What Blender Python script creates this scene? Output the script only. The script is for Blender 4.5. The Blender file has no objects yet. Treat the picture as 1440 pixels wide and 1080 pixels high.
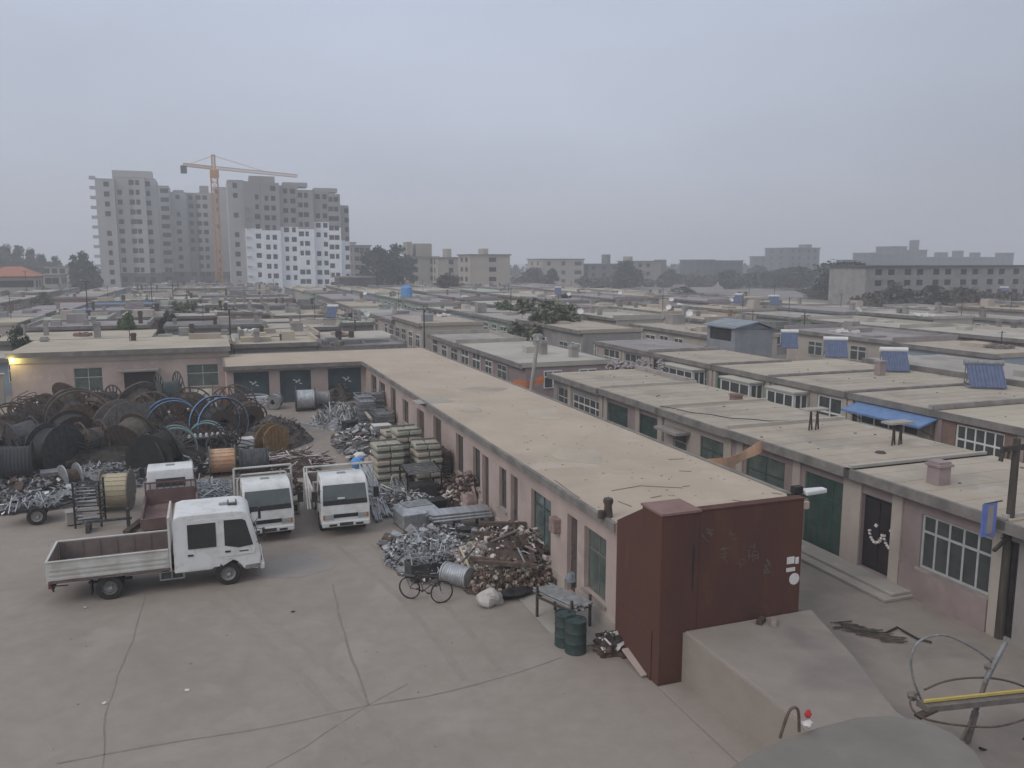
import bpy, math, random
from mathutils import Vector, Matrix, noise as mnoise
R = math.radians
random.seed(7)
scn = bpy.context.scene
col = scn.collection
# ---------------------------------------------------------------- camera and the yard's own axes
F = 1165.0; PIT = math.atan(172 / F); SP, CP = math.sin(PIT), math.cos(PIT)
TH = math.atan(430 * CP / F)
CT, ST_ = math.cos(TH), math.sin(TH)
H = 10.0
def W(s, t, z=0.0): return Vector((s * CT - t * ST_, s * ST_ + t * CT, z))
def to_st(x, y): return (x * CT + y * ST_, -x * ST_ + y * CT)
def ray(x, y):
    u, v = x - 720, y - 540
    return (u, F * CP - v * SP, -(F * SP + v * CP))
def PZ(x, y, z=0.0):
    r = ray(x, y); k = (z - H) / r[2]; return to_st(r[0] * k, r[1] * k)
def FS(x, y, s):
    r = ray(x, y); a, b = to_st(r[0], r[1]); k = s / a; return (b * k, H + r[2] * k)
def FT(x, y, t):
    r = ray(x, y); a, b = to_st(r[0], r[1]); k = t / b; return (a * k, H + r[2] * k)
def G(t):
    u = min(1, max(0, (t - 28) / 28)); return 0.62 * u * u * (3 - 2 * u)
def PG(x, y, dz=0.0):
    z = dz
    for i in range(6):
        s, t = PZ(x, y, z); z = G(t) + dz
    return s, t, z
cam = bpy.data.cameras.new('camera'); co = bpy.data.objects.new('camera', cam); col.objects.link(co)
co.location = (0, 0, H); co.rotation_euler = (math.pi / 2 - PIT, 0, 0)
cam.sensor_width = 36; cam.lens = F / 1440 * 36; cam.clip_end = 6000; cam.clip_start = 0.1
scn.camera = co
# ---------------------------------------------------------------- tags
def tag(o, label=None, cat=None, group=None, kind=None):
    if label: o['label'] = label
    if cat: o['category'] = cat
    if group: o['group'] = group
    if kind: o['kind'] = kind
    return o
def thing(name, label, cat, s=0, t=0, z=0, rz=0, group=None):
    o = bpy.data.objects.new(name, None); col.objects.link(o)
    o.location = W(s, t, z); o.rotation_euler = (0, 0, TH + rz); o.empty_display_size = .3
    return tag(o, label, cat, group)
def copy_tree(o, parent=None):
    c = o.copy(); col.objects.link(c)
    if parent: c.parent = parent
    for ch in list(o.children): copy_tree(ch, c)
    return c
# ---------------------------------------------------------------- materials
def mat(name, c1, c2=None, scale=1.0, rough=.85, metal=0.0, bump=0.0, stain=None, sscale=.25, world=False, spec=.3, c3=None, stretch=None):
    m = bpy.data.materials.new(name); m.use_nodes = True
    nt = m.node_tree; N = nt.nodes; L = nt.links
    b = N['Principled BSDF']; b.inputs['Roughness'].default_value = rough; b.inputs['Metallic'].default_value = metal
    b.inputs['Specular IOR Level'].default_value = spec
    c1 = tuple(c1) + (1,)
    if c2 is None:
        c2 = tuple(min(1, v * 1.18) for v in c1[:3])
    c2 = tuple(c2) + (1,)
    tc = N.new('ShaderNodeNewGeometry' if world else 'ShaderNodeTexCoord')
    out = tc.outputs['Position' if world else 'Object']
    if stretch:
        mp = N.new('ShaderNodeMapping'); mp.inputs['Scale'].default_value = stretch; L.new(out, mp.inputs[0]); out = mp.outputs[0]
    n = N.new('ShaderNodeTexNoise'); n.inputs['Scale'].default_value = scale; n.inputs['Detail'].default_value = 7; n.inputs['Roughness'].default_value = .65
    L.new(out, n.inputs['Vector'])
    r = N.new('ShaderNodeValToRGB'); r.color_ramp.elements[0].position = .36; r.color_ramp.elements[1].position = .64
    r.color_ramp.elements[0].color = c1; r.color_ramp.elements[1].color = c2
    L.new(n.outputs['Fac'], r.inputs[0]); last = r.outputs[0]
    for (cc, sc, lo, hi, amt) in ([(stain, sscale, .5, .72, .75)] if stain else []) + ([(c3, sscale * 3.1, .56, .66, .6)] if c3 else []):
        n2 = N.new('ShaderNodeTexNoise'); n2.inputs['Scale'].default_value = sc; n2.inputs['Detail'].default_value = 5; n2.inputs['Roughness'].default_value = .6
        n2.inputs['Distortion'].default_value = .4
        L.new(out, n2.inputs['Vector'])
        mr = N.new('ShaderNodeMapRange'); mr.inputs[1].default_value = lo; mr.inputs[2].default_value = hi; mr.inputs[4].default_value = amt
        L.new(n2.outputs['Fac'], mr.inputs[0])
        mx = N.new('ShaderNodeMix'); mx.data_type = 'RGBA'
        L.new(mr.outputs[0], mx.inputs[0]); L.new(last, mx.inputs[6]); mx.inputs[7].default_value = tuple(cc) + (1,)
        last = mx.outputs[2]
    L.new(last, b.inputs['Base Color'])
    if bump:
        bp = N.new('ShaderNodeBump'); bp.inputs['Strength'].default_value = bump; bp.inputs['Distance'].default_value = .05
        L.new(n.outputs['Fac'], bp.inputs['Height']); L.new(bp.outputs[0], b.inputs['Normal'])
    return m
M = {}
def dm(k, *a, **kw): M[k] = mat(k, *a, **kw)
dm('concrete_ground', (.278, .238, .203), (.308, .265, .228), 1.9, .93, bump=.2, stain=(.215, .183, .157), sscale=.13, world=True, c3=(.335, .293, .253))
dm('dusty_earth', (.2, .18, .165), (.27, .245, .22), .2, .95, world=True, stain=(.14, .13, .12), sscale=.05)
dm('lane_ground', (.255, .218, .187), (.29, .25, .217), 1.1, .95, bump=.2, stain=(.15, .135, .125), sscale=.3, world=True)
dm('joint_dark', (.2, .172, .15), (.25, .215, .187), 3, .95)
dm('patch_light', (.33, .305, .28), (.27, .245, .225), 2, .95)
dm('roof_sand', (.42, .345, .265), (.48, .395, .31), .35, .95, bump=.12, stain=(.36, .3, .235), sscale=.22, c3=(.50, .43, .345))
dm('roof_grey', (.31, .285, .255), (.39, .355, .315), .5, .95, bump=.12, stain=(.21, .195, .18), sscale=.3, c3=(.45, .41, .35))
dm('roof_dusty', (.37, .315, .25), (.435, .372, .3), .5, .95, bump=.15, stain=(.25, .22, .19), sscale=.35, c3=(.45, .405, .34))
dm('roof_pale', (.40, .37, .32), (.47, .43, .37), .5, .95, stain=(.3, .27, .24), sscale=.3)
dm('roof_beige', (.41, .355, .275), (.48, .42, .33), .4, .95, stain=(.33, .29, .235), sscale=.25)
dm('roof_mauve', (.27, .24, .235), (.34, .30, .295), .5, .95, stain=(.2, .18, .18), sscale=.3)
dm('roof_dark', (.15, .145, .14), (.22, .21, .20), .6, .95, stain=(.28, .26, .24), sscale=.3)
dm('roof_green', (.33, .34, .29), (.4, .41, .35), .5, .95)
dm('roof_red', (.33, .13, .08), (.42, .18, .11), 2, .9)
dm('fascia', (.16, .148, .135), (.24, .22, .2), 1.5, .9, stain=(.11, .10, .095), sscale=.8)
dm('fascia_pale', (.28, .255, .235), (.35, .315, .29), 1.5, .9, stain=(.18, .165, .15), sscale=.8)
dm('wall_pink', (.42, .33, .295), (.48, .385, .345), .8, .9, stain=(.33, .27, .235), sscale=.5, c3=(.5, .43, .38))
dm('wall_cream', (.38, .33, .285), (.45, .395, .345), .8, .9, stain=(.29, .255, .225), sscale=.5)
dm('wall_grey', (.25, .235, .22), (.32, .3, .28), .8, .9, stain=(.18, .165, .155), sscale=.5)
dm('wall_rose', (.27, .21, .205), (.33, .26, .25), .8, .9, stain=(.2, .16, .155), sscale=.5)
dm('wall_mint', (.27, .32, .27), (.33, .38, .32), .8, .9, stain=(.25, .26, .22), sscale=.5)
dm('wall_blue', (.27, .33, .38), (.34, .4, .45), .8, .9)
dm('wall_brick', (.19, .125, .10), (.25, .165, .135), 3, .9)
dm('wall_red', (.092, .043, .033), (.112, .05, .037), .7, .9, bump=.25, stain=(.066, .035, .033), sscale=.55, c3=(.125, .06, .042), stretch=(1, 1, .45))
dm('red_cap', (.2, .115, .10), (.25, .155, .135), 2, .8)
dm('white_paint', (.62, .61, .59), (.70, .69, .67), 1.4, .45, spec=.5, stain=(.5, .48, .45), sscale=1.2)
dm('truck_white', (.66, .66, .645), (.72, .72, .705), .9, .32, spec=.5, stain=(.47, .45, .41), sscale=1.3, c3=(.52, .5, .46))
dm('frame_white', (.6, .6, .58), (.7, .7, .68), 3, .5)
dm('frame_grey', (.35, .37, .36), (.45, .47, .46), 3, .5)
dm('glass', (.05, .055, .055), (.08, .085, .08), 2.0, .12, spec=.6)
dm('glass_green', (.07, .095, .085), (.12, .15, .135), 2.0, .12, spec=.6)
dm('truck_glass', (.06, .075, .072), (.1, .12, .115), 1.0, .06, spec=.8)
dm('door_teal', (.055, .085, .095), (.085, .12, .13), 1.0, .6, stain=(.04, .055, .07), sscale=.6)
dm('door_brown', (.075, .055, .05), (.11, .085, .075), 3, .7)
dm('door_black', (.022, .02, .022), (.04, .033, .035), 3, .5)
dm('shop_green', (.03, .075, .055), (.045, .1, .075), 2, .6)
dm('shop_green_dark', (.035, .06, .055), (.06, .09, .08), 2, .4)
dm('tyre', (.022, .022, .022), (.04, .038, .036), 4, .9)
dm('rim', (.23, .23, .22), (.34, .33, .31), 4, .55, metal=.3)
dm('black', (.018, .018, .018), (.035, .034, .033), 3, .7)
dm('chassis', (.03, .028, .027), (.055, .05, .045), 4, .85)
dm('bed_red', (.135, .082, .075), (.19, .12, .108), 1.2, .8, stain=(.24, .18, .165), sscale=1.2)
dm('bed_inner', (.16, .125, .11), (.22, .18, .16), 2, .8)
dm('bed_white', (.50, .49, .45), (.58, .56, .52), 2.0, .6, stain=(.36, .33, .29), sscale=1.5)
dm('lamp_amber', (.45, .12, .03), None, 3, .3)
dm('lamp_clear', (.3, .31, .31), None, 3, .15, spec=.8)
dm('lamp_red', (.3, .02, .02), None, 3, .3)
dm('galv', (.33, .34, .35), (.5, .51, .52), 5, .42, metal=.55)
dm('galv_dull', (.2, .2, .2), (.34, .34, .34), 5, .6, metal=.4)
dm('steel_dark', (.05, .05, .052), (.1, .098, .1), 5, .6, metal=.4)
dm('rust', (.085, .06, .048), (.155, .11, .085), 6, .9)
dm('rust_dark', (.055, .04, .034), (.1, .075, .062), 6, .9)
dm('side_glass', (.02, .022, .023), (.035, .037, .037), 1.0, .08, spec=.6)
dm('wood', (.21, .155, .1), (.32, .245, .165), 5, .85, stretch=(1, 1, .3))
dm('wood_pale', (.42, .36, .24), (.52, .46, .33), 5, .85, stretch=(4, 4, .5))
dm('wood_grey', (.13, .115, .1), (.21, .185, .165), 5, .9)
dm('sheet_dull', (.2, .21, .22), (.3, .31, .32), 5, .6)
dm('black_cable', (.02, .02, .021), (.045, .045, .046), 14, .6, stretch=(1, 1, 9))
dm('blue_rim', (.12, .27, .5), (.2, .37, .6), 4, .6)
dm('blue_cloth', (.08, .23, .5), (.13, .32, .62), 3, .7)
dm('blue_roof', (.11, .19, .36), (.16, .25, .42), 3, .6)
dm('cyan_rim', (.2, .42, .45), (.3, .5, .52), 4, .6)
dm('orange', (.62, .19, .07), (.7, .27, .12), 2, .7)
dm('orange_pale', (.5, .33, .22), (.66, .42, .27), 3, .7, stain=(.6, .2, .08), sscale=1.5)
dm('tarp_ochre', (.2, .12, .05), (.28, .18, .09), 4, .8)
dm('yellow', (.55, .42, .1), (.62, .5, .16), 4, .6)
dm('sack', (.3, .29, .23), (.4, .385, .31), 3, .95, bump=.3, stain=(.2, .19, .16), sscale=2)
dm('porcelain', (.6, .55, .52), (.68, .63, .6), 5, .4)
dm('insul_brown', (.22, .15, .13), (.36, .28, .25), 6, .5)
dm('drum_green', (.032, .05, .048), (.05, .075, .07), 4, .55, stain=(.07, .05, .045), sscale=3)
dm('rock', (.4, .37, .34), (.5, .47, .43), 4, .95, bump=.4)
dm('net_dark', (.03, .028, .026), (.075, .068, .06), 3, .95, bump=.6)
dm('net_brown', (.07, .058, .05), (.14, .12, .105), 4, .95, bump=.6)
dm('scrap_soil', (.07, .06, .055), (.14, .125, .115), 3, .95, bump=.6)
dm('tower_grey', (.36, .355, .345), (.42, .41, .4), .15, .95, stain=(.31, .305, .3), sscale=.05)
dm('tower_dull', (.27, .262, .255), (.32, .31, .3), .15, .95, stain=(.2, .19, .18), sscale=.06, c3=(.31, .29, .25))
dm('tower_white', (.8, .82, .84), (.86, .87, .89), .3, .9)
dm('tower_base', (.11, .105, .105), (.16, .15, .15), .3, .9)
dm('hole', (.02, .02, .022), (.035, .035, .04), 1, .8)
dm('block_cream', (.36, .32, .27), (.41, .37, .315), .2, .95)
dm('block_grey', (.12, .12, .125), (.16, .16, .165), .2, .95)
dm('block_dark', (.06, .062, .068), (.09, .09, .1), .2, .95)
dm('block_tan', (.29, .26, .22), (.34, .31, .265), .2, .95)
dm('crane_orange', (.46, .2, .04), (.52, .26, .07), 2, .6)
dm('bark', (.06, .05, .04), (.1, .085, .07), 4, .95)
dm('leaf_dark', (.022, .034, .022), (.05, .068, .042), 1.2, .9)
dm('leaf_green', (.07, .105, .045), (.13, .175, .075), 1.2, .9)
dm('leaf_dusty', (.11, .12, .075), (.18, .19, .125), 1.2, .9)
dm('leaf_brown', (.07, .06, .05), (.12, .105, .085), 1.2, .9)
dm('solar', (.06, .085, .16), (.09, .12, .21), 3, .25, spec=.7)
dm('pole_wood', (.05, .045, .038), (.09, .08, .068), 3, .9, stretch=(3, 3, .3))
dm('pole_conc', (.3, .285, .26), (.38, .36, .33), 3, .9)
dm('paper', (.6, .58, .55), (.7, .68, .65), 5, .8)
dm('faded_green', (.105, .085, .065), (.14, .12, .09), 9, .8)
dm('sign_blue', (.1, .16, .42), (.16, .22, .5), 3, .5)
dm('plastic_red', (.4, .04, .04), None, 3, .5)
dm('slate_blue', (.2, .23, .26), (.27, .3, .33), 1, .7)
dm('shed_grey', (.22, .23, .245), (.28, .29, .30), 1, .8)
em = bpy.data.materials.new('lit_bulb'); em.use_nodes = True; b_ = em.node_tree.nodes['Principled BSDF']
b_.inputs['Emission Color'].default_value = (1, .85, .25, 1); b_.inputs['Emission Strength'].default_value = 14; M['bulb'] = em
# ---------------------------------------------------------------- mesh builder
class MB:
    def __init__(self): self.v = []; self.f = []; self.m = []; self.k = 0
    def add(self, vs, fs):
        o = len(self.v); self.v += [tuple(p) for p in vs]; self.f += [tuple(i + o for i in f) for f in fs]; self.m += [self.k] * len(fs); return self
    def box(self, x0, x1, y0, y1, z0, z1):
        return self.add([(x0, y0, z0), (x1, y0, z0), (x1, y1, z0), (x0, y1, z0), (x0, y0, z1), (x1, y0, z1), (x1, y1, z1), (x0, y1, z1)],
                        [(0, 3, 2, 1), (4, 5, 6, 7), (0, 1, 5, 4), (1, 2, 6, 5), (2, 3, 7, 6), (3, 0, 4, 7)])
    def obox(self, c, size, rot):
        h = Vector(size) / 2; c = Vector(c)
        vs = [c + rot @ Vector((x * h.x, y * h.y, z * h.z)) for z in (-1, 1) for x, y in ((-1, -1), (1, -1), (1, 1), (-1, 1))]
        return self.add(vs, [(0, 3, 2, 1), (4, 5, 6, 7), (0, 1, 5, 4), (1, 2, 6, 5), (2, 3, 7, 6), (3, 0, 4, 7)])
    def bar(self, p, q, w=.05, h=None):
        p, q = Vector(p), Vector(q); d = q - p
        return self.obox((p + q) / 2, (w, h or w, d.length), d.to_track_quat('Z', 'Y').to_matrix())
    def tube(self, p, q, r0, r1=None, n=8, cap=True):
        p, q = Vector(p), Vector(q); r1 = r0 if r1 is None else r1
        m = (q - p).to_track_quat('Z', 'Y').to_matrix(); vs = []
        for c, r in ((p, r0), (q, r1)):
            for i in range(n):
                a = 2 * math.pi * i / n; vs.append(c + m @ Vector((math.cos(a) * r, math.sin(a) * r, 0)))
        fs = [(i, (i + 1) % n, n + (i + 1) % n, n + i) for i in range(n)]
        if cap: fs += [tuple(range(n))[::-1], tuple(range(n, 2 * n))]
        return self.add(vs, fs)
    def path(self, pts, r, n=6):
        pts = [Vector(p) for p in pts]; vs = []
        for i, p in enumerate(pts):
            d = (pts[min(i + 1, len(pts) - 1)] - pts[max(i - 1, 0)]).normalized()
            a = d.cross(Vector((.13, .21, 1))).normalized(); b = d.cross(a)
            for k in range(n):
                g = 2 * math.pi * k / n; vs.append(p + (a * math.cos(g) + b * math.sin(g)) * r)
        fs = [(i * n + k, i * n + (k + 1) % n, (i + 1) * n + (k + 1) % n, (i + 1) * n + k) for i in range(len(pts) - 1) for k in range(n)]
        return self.add(vs, fs)
    def lathe(self, prof, n=20, c=(0, 0, 0), rot=None, close=True):
        c = Vector(c); rot = rot or Matrix.Identity(3); vs = []
        for r, z in prof:
            for i in range(n):
                a = 2 * math.pi * i / n; vs.append(c + rot @ Vector((r * math.cos(a), r * math.sin(a), z)))
        P = len(prof)
        fs = [(j * n + i, j * n + (i + 1) % n, ((j + 1) % P) * n + (i + 1) % n, ((j + 1) % P) * n + i) for j in range(P if close else P - 1) for i in range(n)]
        return self.add(vs, fs)
    def prism(self, poly, z0, z1):
        n = len(poly)
        vs = [(x, y, z0) for x, y in poly] + [(x, y, z1) for x, y in poly]
        return self.add(vs, [tuple(range(n))[::-1], tuple(range(n, 2 * n))] + [(i, (i + 1) % n, n + (i + 1) % n, n + i) for i in range(n)])
    def blob(self, c, r, seed=0, amp=.25, nu=12, nv=7, freq=1.5):
        c = Vector(c); r = Vector(r); vs = []; fs = []
        for j in range(nv + 1):
            ph = math.pi * j / nv
            for i in range(nu):
                th = 2 * math.pi * i / nu
                d = Vector((math.sin(ph) * math.cos(th), math.sin(ph) * math.sin(th), math.cos(ph)))
                k = 1 + amp * mnoise.noise(d * freq + Vector((seed * 3.1, seed * 1.7, 0)))* 2
                vs.append(c + Vector((d.x * r.x, d.y * r.y, d.z * r.z)) * k)
        for j in range(nv):
            for i in range(nu): fs.append((j * nu + i, (j + 1) * nu + i, (j + 1) * nu + (i + 1) % nu, j * nu + (i + 1) % nu))
        return self.add(vs, fs)
    def build(self, name, mats, parent=None, smooth=False, bevel=0, s=None, t=None, z=0, rz=0):
        me = bpy.data.meshes.new(name); me.from_pydata(self.v, [], self.f)
        for mm in (mats if isinstance(mats, (list, tuple)) else [mats]): me.materials.append(M[mm])
        if any(self.m): me.polygons.foreach_set('material_index', self.m)
        if smooth:
            me.polygons.foreach_set('use_smooth', [True] * len(me.polygons)); me.set_sharp_from_angle(angle=R(38))
        me.update()
        o = bpy.data.objects.new(name, me); col.objects.link(o)
        if parent: o.parent = parent
        if s is not None: o.location = W(s, t, z); o.rotation_euler = (0, 0, TH + rz)
        if bevel:
            bv = o.modifiers.new('bevel', 'BEVEL'); bv.width = bevel; bv.segments = 2; bv.limit_method = 'ANGLE'; bv.angle_limit = R(35)
        return o
def rotz(a): return Matrix.Rotation(a, 3, 'Z')
def euler(a, b, c): return (Matrix.Rotation(c, 3, 'Z') @ Matrix.Rotation(b, 3, 'Y') @ Matrix.Rotation(a, 3, 'X'))
ORD = ['', 'first', 'second', 'third', 'fourth', 'fifth', 'sixth', 'seventh', 'eighth', 'ninth', 'tenth', 'eleventh', 'twelfth', 'thirteenth', 'fourteenth', 'fifteenth', 'sixteenth', 'seventeenth', 'eighteenth', 'nineteenth', 'twentieth']
# ---------------------------------------------------------------- world, sun, haze, ground
wd = bpy.data.worlds.new('World'); scn.world = wd; wd.use_nodes = True
nt = wd.node_tree; N = nt.nodes; L = nt.links
bg = N['Background']
sky = N.new('ShaderNodeTexSky'); sky.sky_type = 'NISHITA'; sky.sun_disc = False; sky.sun_elevation = R(38); sky.sun_rotation = R(225); sky.air_density = 1.5; sky.dust_density = 5
hs = N.new('ShaderNodeHueSaturation'); hs.inputs['Saturation'].default_value = .25; hs.inputs['Value'].default_value = .35
L.new(sky.outputs[0], hs.inputs['Color'])
tc = N.new('ShaderNodeTexCoord'); sx = N.new('ShaderNodeSeparateXYZ'); L.new(tc.outputs['Generated'], sx.inputs[0])
rp = N.new('ShaderNodeValToRGB'); e = rp.color_ramp.elements
e[0].position = 0; e[0].color = (4.05, 4.3, 4.9, 1); e[1].position = 1.0; e[1].color = (6.6, 7.0, 7.8, 1)
x = e.new(.12); x.color = (4.0, 4.35, 5.2, 1); x = e.new(.32); x.color = (4.2, 4.75, 5.9, 1)
L.new(sx.outputs[2], rp.inputs[0])
cl = N.new('ShaderNodeTexNoise'); cl.inputs['Scale'].default_value = 1.6; cl.inputs['Detail'].default_value = 5; cl.inputs['Roughness'].default_value = .5
mp = N.new('ShaderNodeMapping'); mp.inputs['Scale'].default_value = (1, 1, 2.6); L.new(tc.outputs['Generated'], mp.inputs[0]); L.new(mp.outputs[0], cl.inputs['Vector'])
mr = N.new('ShaderNodeMapRange'); mr.inputs[1].default_value = .3; mr.inputs[2].default_value = .7; mr.inputs[3].default_value = .88; mr.inputs[4].default_value = 1.1
L.new(cl.outputs['Fac'], mr.inputs[0])
mx0 = N.new('ShaderNodeMix'); mx0.data_type = 'RGBA'; mx0.blend_type = 'MULTIPLY'; mx0.inputs[0].default_value = 1
xr = N.new('ShaderNodeMapRange'); xr.inputs[1].default_value = .12; xr.inputs[2].default_value = .62; xr.inputs[3].default_value = 1.03; xr.inputs[4].default_value = .78; xr.interpolation_type = 'SMOOTHSTEP'; L.new(sx.outputs[0], xr.inputs[0])
ml = N.new('ShaderNodeMath'); ml.operation = 'MULTIPLY'; L.new(mr.outputs[0], ml.inputs[0]); L.new(xr.outputs[0], ml.inputs[1])
L.new(rp.outputs[0], mx0.inputs[6]); L.new(ml.outputs[0], mx0.inputs[7])
mx = N.new('ShaderNodeMix'); mx.data_type = 'RGBA'; mx.inputs[0].default_value = .86
L.new(hs.outputs[0], mx.inputs[6]); L.new(mx0.outputs[2], mx.inputs[7]); L.new(mx.outputs[2], bg.inputs[0])
bg.inputs[1].default_value = .13
sl = bpy.data.lights.new('sun', 'SUN'); sl.energy = .98; sl.angle = R(30); sl.color = (1, .93, .84)
so = bpy.data.objects.new('sun', sl); col.objects.link(so)
so.rotation_euler = (R(52), 0, R(-48)); so.location = (0, 0, 60)
scn.view_settings.view_transform = 'Standard'; scn.view_settings.look = 'None'; scn.view_settings.exposure = 0; scn.view_settings.gamma = 1
scn.cycles.volume_bounces = 3; scn.cycles.max_bounces = 5; scn.cycles.diffuse_bounces = 3
hz = MB().box(-1200, 1200, -60, 1500, -3, 52).build('haze', 'white_paint'); hz['kind'] = 'stuff'; hz['label'] = 'pale grey smoggy haze hanging over the whole district'
hm = bpy.data.materials.new('haze_air'); hm.use_nodes = True; hn = hm.node_tree; hn.nodes.remove(hn.nodes['Principled BSDF'])
pv = hn.nodes.new('ShaderNodeVolumePrincipled'); pv.inputs['Color'].default_value = (.94, .95, .97, 1); pv.inputs['Density'].default_value = .0014
pv.inputs['Anisotropy'].default_value = .3
hn.links.new(pv.outputs[0], hn.nodes['Material Output'].inputs['Volume']); hz.data.materials[0] = hm
# terrain far sheet, with a finer yard sheet following the slope above it
ts = [-60, 8, 28, 31, 34, 37, 40, 43, 46, 49, 52, 55, 58, 64, 72, 2600]
mb = MB(); ss = [-1500, -60, 0, 60, 1500]
for j, t in enumerate(ts):
    for s in ss: mb.v.append((s, t, G(t) if t >= 28 else 0))
for j in range(len(ts) - 1):
    for i in range(len(ss) - 1):
        a = j * len(ss) + i; mb.f.append((a, a + 1, a + len(ss) + 1, a + len(ss))); mb.m.append(0)
g = mb.build('ground', 'dusty_earth', s=0, t=0, z=-.02); g['kind'] = 'structure'
mb = MB(); ss = [-26, -10, 0, 10.2]; ts2 = [t for t in ts if 8 <= t <= 58] + [62.4]; ts2[0] = -8; ts2.insert(1, 8)
for t in ts2:
    for s in ss: mb.v.append((s, t, G(t)))
for j in range(len(ts2) - 1):
    for i in range(len(ss) - 1):
        a = j * len(ss) + i; mb.f.append((a, a + 1, a + len(ss) + 1, a + len(ss))); mb.m.append(0)
g = mb.build('yard_pavement', 'concrete_ground', s=0, t=0, z=.004); g['kind'] = 'structure'
mb = MB().add([(10.2, -8, 0), (30.3, -8, 0), (30.3, 28, 0), (10.2, 28, 0), (30.3, 60, G(60)), (15, 60, G(60)), (15, 28, 0)], [(0, 1, 2, 3), (6, 2, 4, 5)])
g = mb.build('lane_pavement', 'lane_ground', s=0, t=0, z=.0); g['kind'] = 'structure'
def strip(name, pts, w, mt='joint_dark', z=.009, jit=.025):
    P = [Vector((*PZ(x, y, 0), 0)) for x, y in pts]; Q = []
    for a, b in zip(P, P[1:]):
        n = max(1, int((b - a).length / .5))
        for k in range(n): Q.append(a.lerp(b, k / n))
    Q.append(P[-1]); mb = MB()
    for i, p in enumerate(Q):
        d = (Q[min(i + 1, len(Q) - 1)] - Q[max(0, i - 1)]).normalized(); nn = Vector((-d.y, d.x, 0))
        o = random.uniform(-jit, jit); ww = w * random.uniform(.5, 1.4)
        mb.v += [tuple(p + nn * (o + ww)), tuple(p + nn * (o - ww))]
        if i: k = 2 * i; mb.f.append((k - 2, k - 1, k + 1, k)); mb.m.append(0)
    o = mb.build(name, mt, s=0, t=0, z=z); o['kind'] = 'structure'
strip('pavement_joint', [(205, 835), (188, 900), (165, 950), (148, 1010), (146, 1080)], .018)
strip('pavement_joint', [(468, 822), (480, 880), (500, 940), (518, 992)], .03)
strip('pavement_joint', [(80, 1075), (160, 1058), (260, 1042), (380, 1022), (518, 992), (600, 980), (700, 955), (790, 925)], .022)
strip('pavement_joint', [(375, 1079), (430, 1050), (518, 992), (575, 962)], .011)
strip('pavement_joint', [(1030, 1060), (935, 970)], .025, jit=.01)
strip('pavement_joint', [(750, 800), (790, 850), (850, 905)], .02)
dm('tyre_track', (.262, .224, .191), (.29, .25, .215), 2.6, .93)
def patch(name, x, y, rx, ry, mt, z, seed):
    s, t = PZ(x, y); P = []
    for i in range(26):
        a = 2 * math.pi * i / 26; k = 1 + .35 * mnoise.noise(Vector((math.cos(a) * 1.5 + seed, math.sin(a) * 1.5, seed))); P.append((rx * k * math.cos(a), ry * k * math.sin(a)))
    o = MB().add([(a, b, 0) for a, b in P], [tuple(range(26))]).build(name, mt, s=s, t=t, z=z); o['kind'] = 'structure'
dm('oil_stain', (.13, .12, .112), (.19, .172, .16), 2.5, .8)
dm('patch_faint', (.27, .245, .225), (.3, .27, .25), 1.2, .95)
patch('ground_stain', 415, 797, 1.25, .95, 'patch_faint', .010, 1)
patch('ground_stain', 402, 690, .3, .2, 'oil_stain', .012, 3)
patch('ground_stain', 432, 619, .5, .5, 'oil_stain', .03 + G(44), 5)
for k, (x, y, c) in enumerate([(263, 972, 'a scrap of white paper on the bare concrete near the bottom'), (147, 990, 'small white litter lying beside the left pavement crack'), (120, 855, 'flat pale litter on the ground under the flatbed truck tail'), (412, 861, 'dark litter flake on the ground below the pale round patch')]):
    s, t = PZ(x, y); o = MB().obox((0, 0, .02), (.1, .07, .02), euler(.2, .15, k)).build('litter', 'black' if k == 3 else 'paper', s=s, t=t, z=.008); tag(o, c, 'litter')
rnd = random.Random(77); mb = MB()
for i in range(260):
    s, t = (rnd.uniform(-16, 9.4), rnd.uniform(12, 33)) if i % 3 else (rnd.gauss(6.5, 1.6), rnd.uniform(20, 50))
    if s > 9.3: continue
    r_ = rnd.uniform(.006, .018) * (1 + (i % 17 == 0)); mb.obox((s, t, G(t) + .012 + r_ * .4), (r_ * 2, r_ * 1.5, r_), rotz(rnd.uniform(0, 3)))
o = mb.build('gravel', 'patch_light', s=0, t=0); tag(o, 'scattered small stones and grit on the yard concrete', 'gravel', kind='stuff')
for i, (x0, y0, x1, y1) in enumerate(((330, 840, 560, 1075), (300, 846, 500, 1078), (470, 765, 640, 960), (515, 762, 690, 945))):
    P0 = Vector((*PZ(x0, y0), 0)); P1 = Vector((*PZ(x1, y1), 0)); d = (P1 - P0); nn = Vector((-d.y, d.x, 0)).normalized(); mb = MB(); n = 24
    for k in range(n + 1):
        c = P0.lerp(P1, k / n) + nn * .5 * math.sin(k / n * 2.6 + i % 2 * .05); w_ = .1 + .03 * math.sin(k * 1.7 + i); mb.v += [tuple(c + nn * w_), tuple(c - nn * w_)]
        if k: q = 2 * k; mb.f.append((q - 2, q - 1, q + 1, q)); mb.m.append(0)
    o = mb.build('tyre_track', 'tyre_track', s=0, t=0, z=.0075 + .0005 * i); o['kind'] = 'structure'
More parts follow.
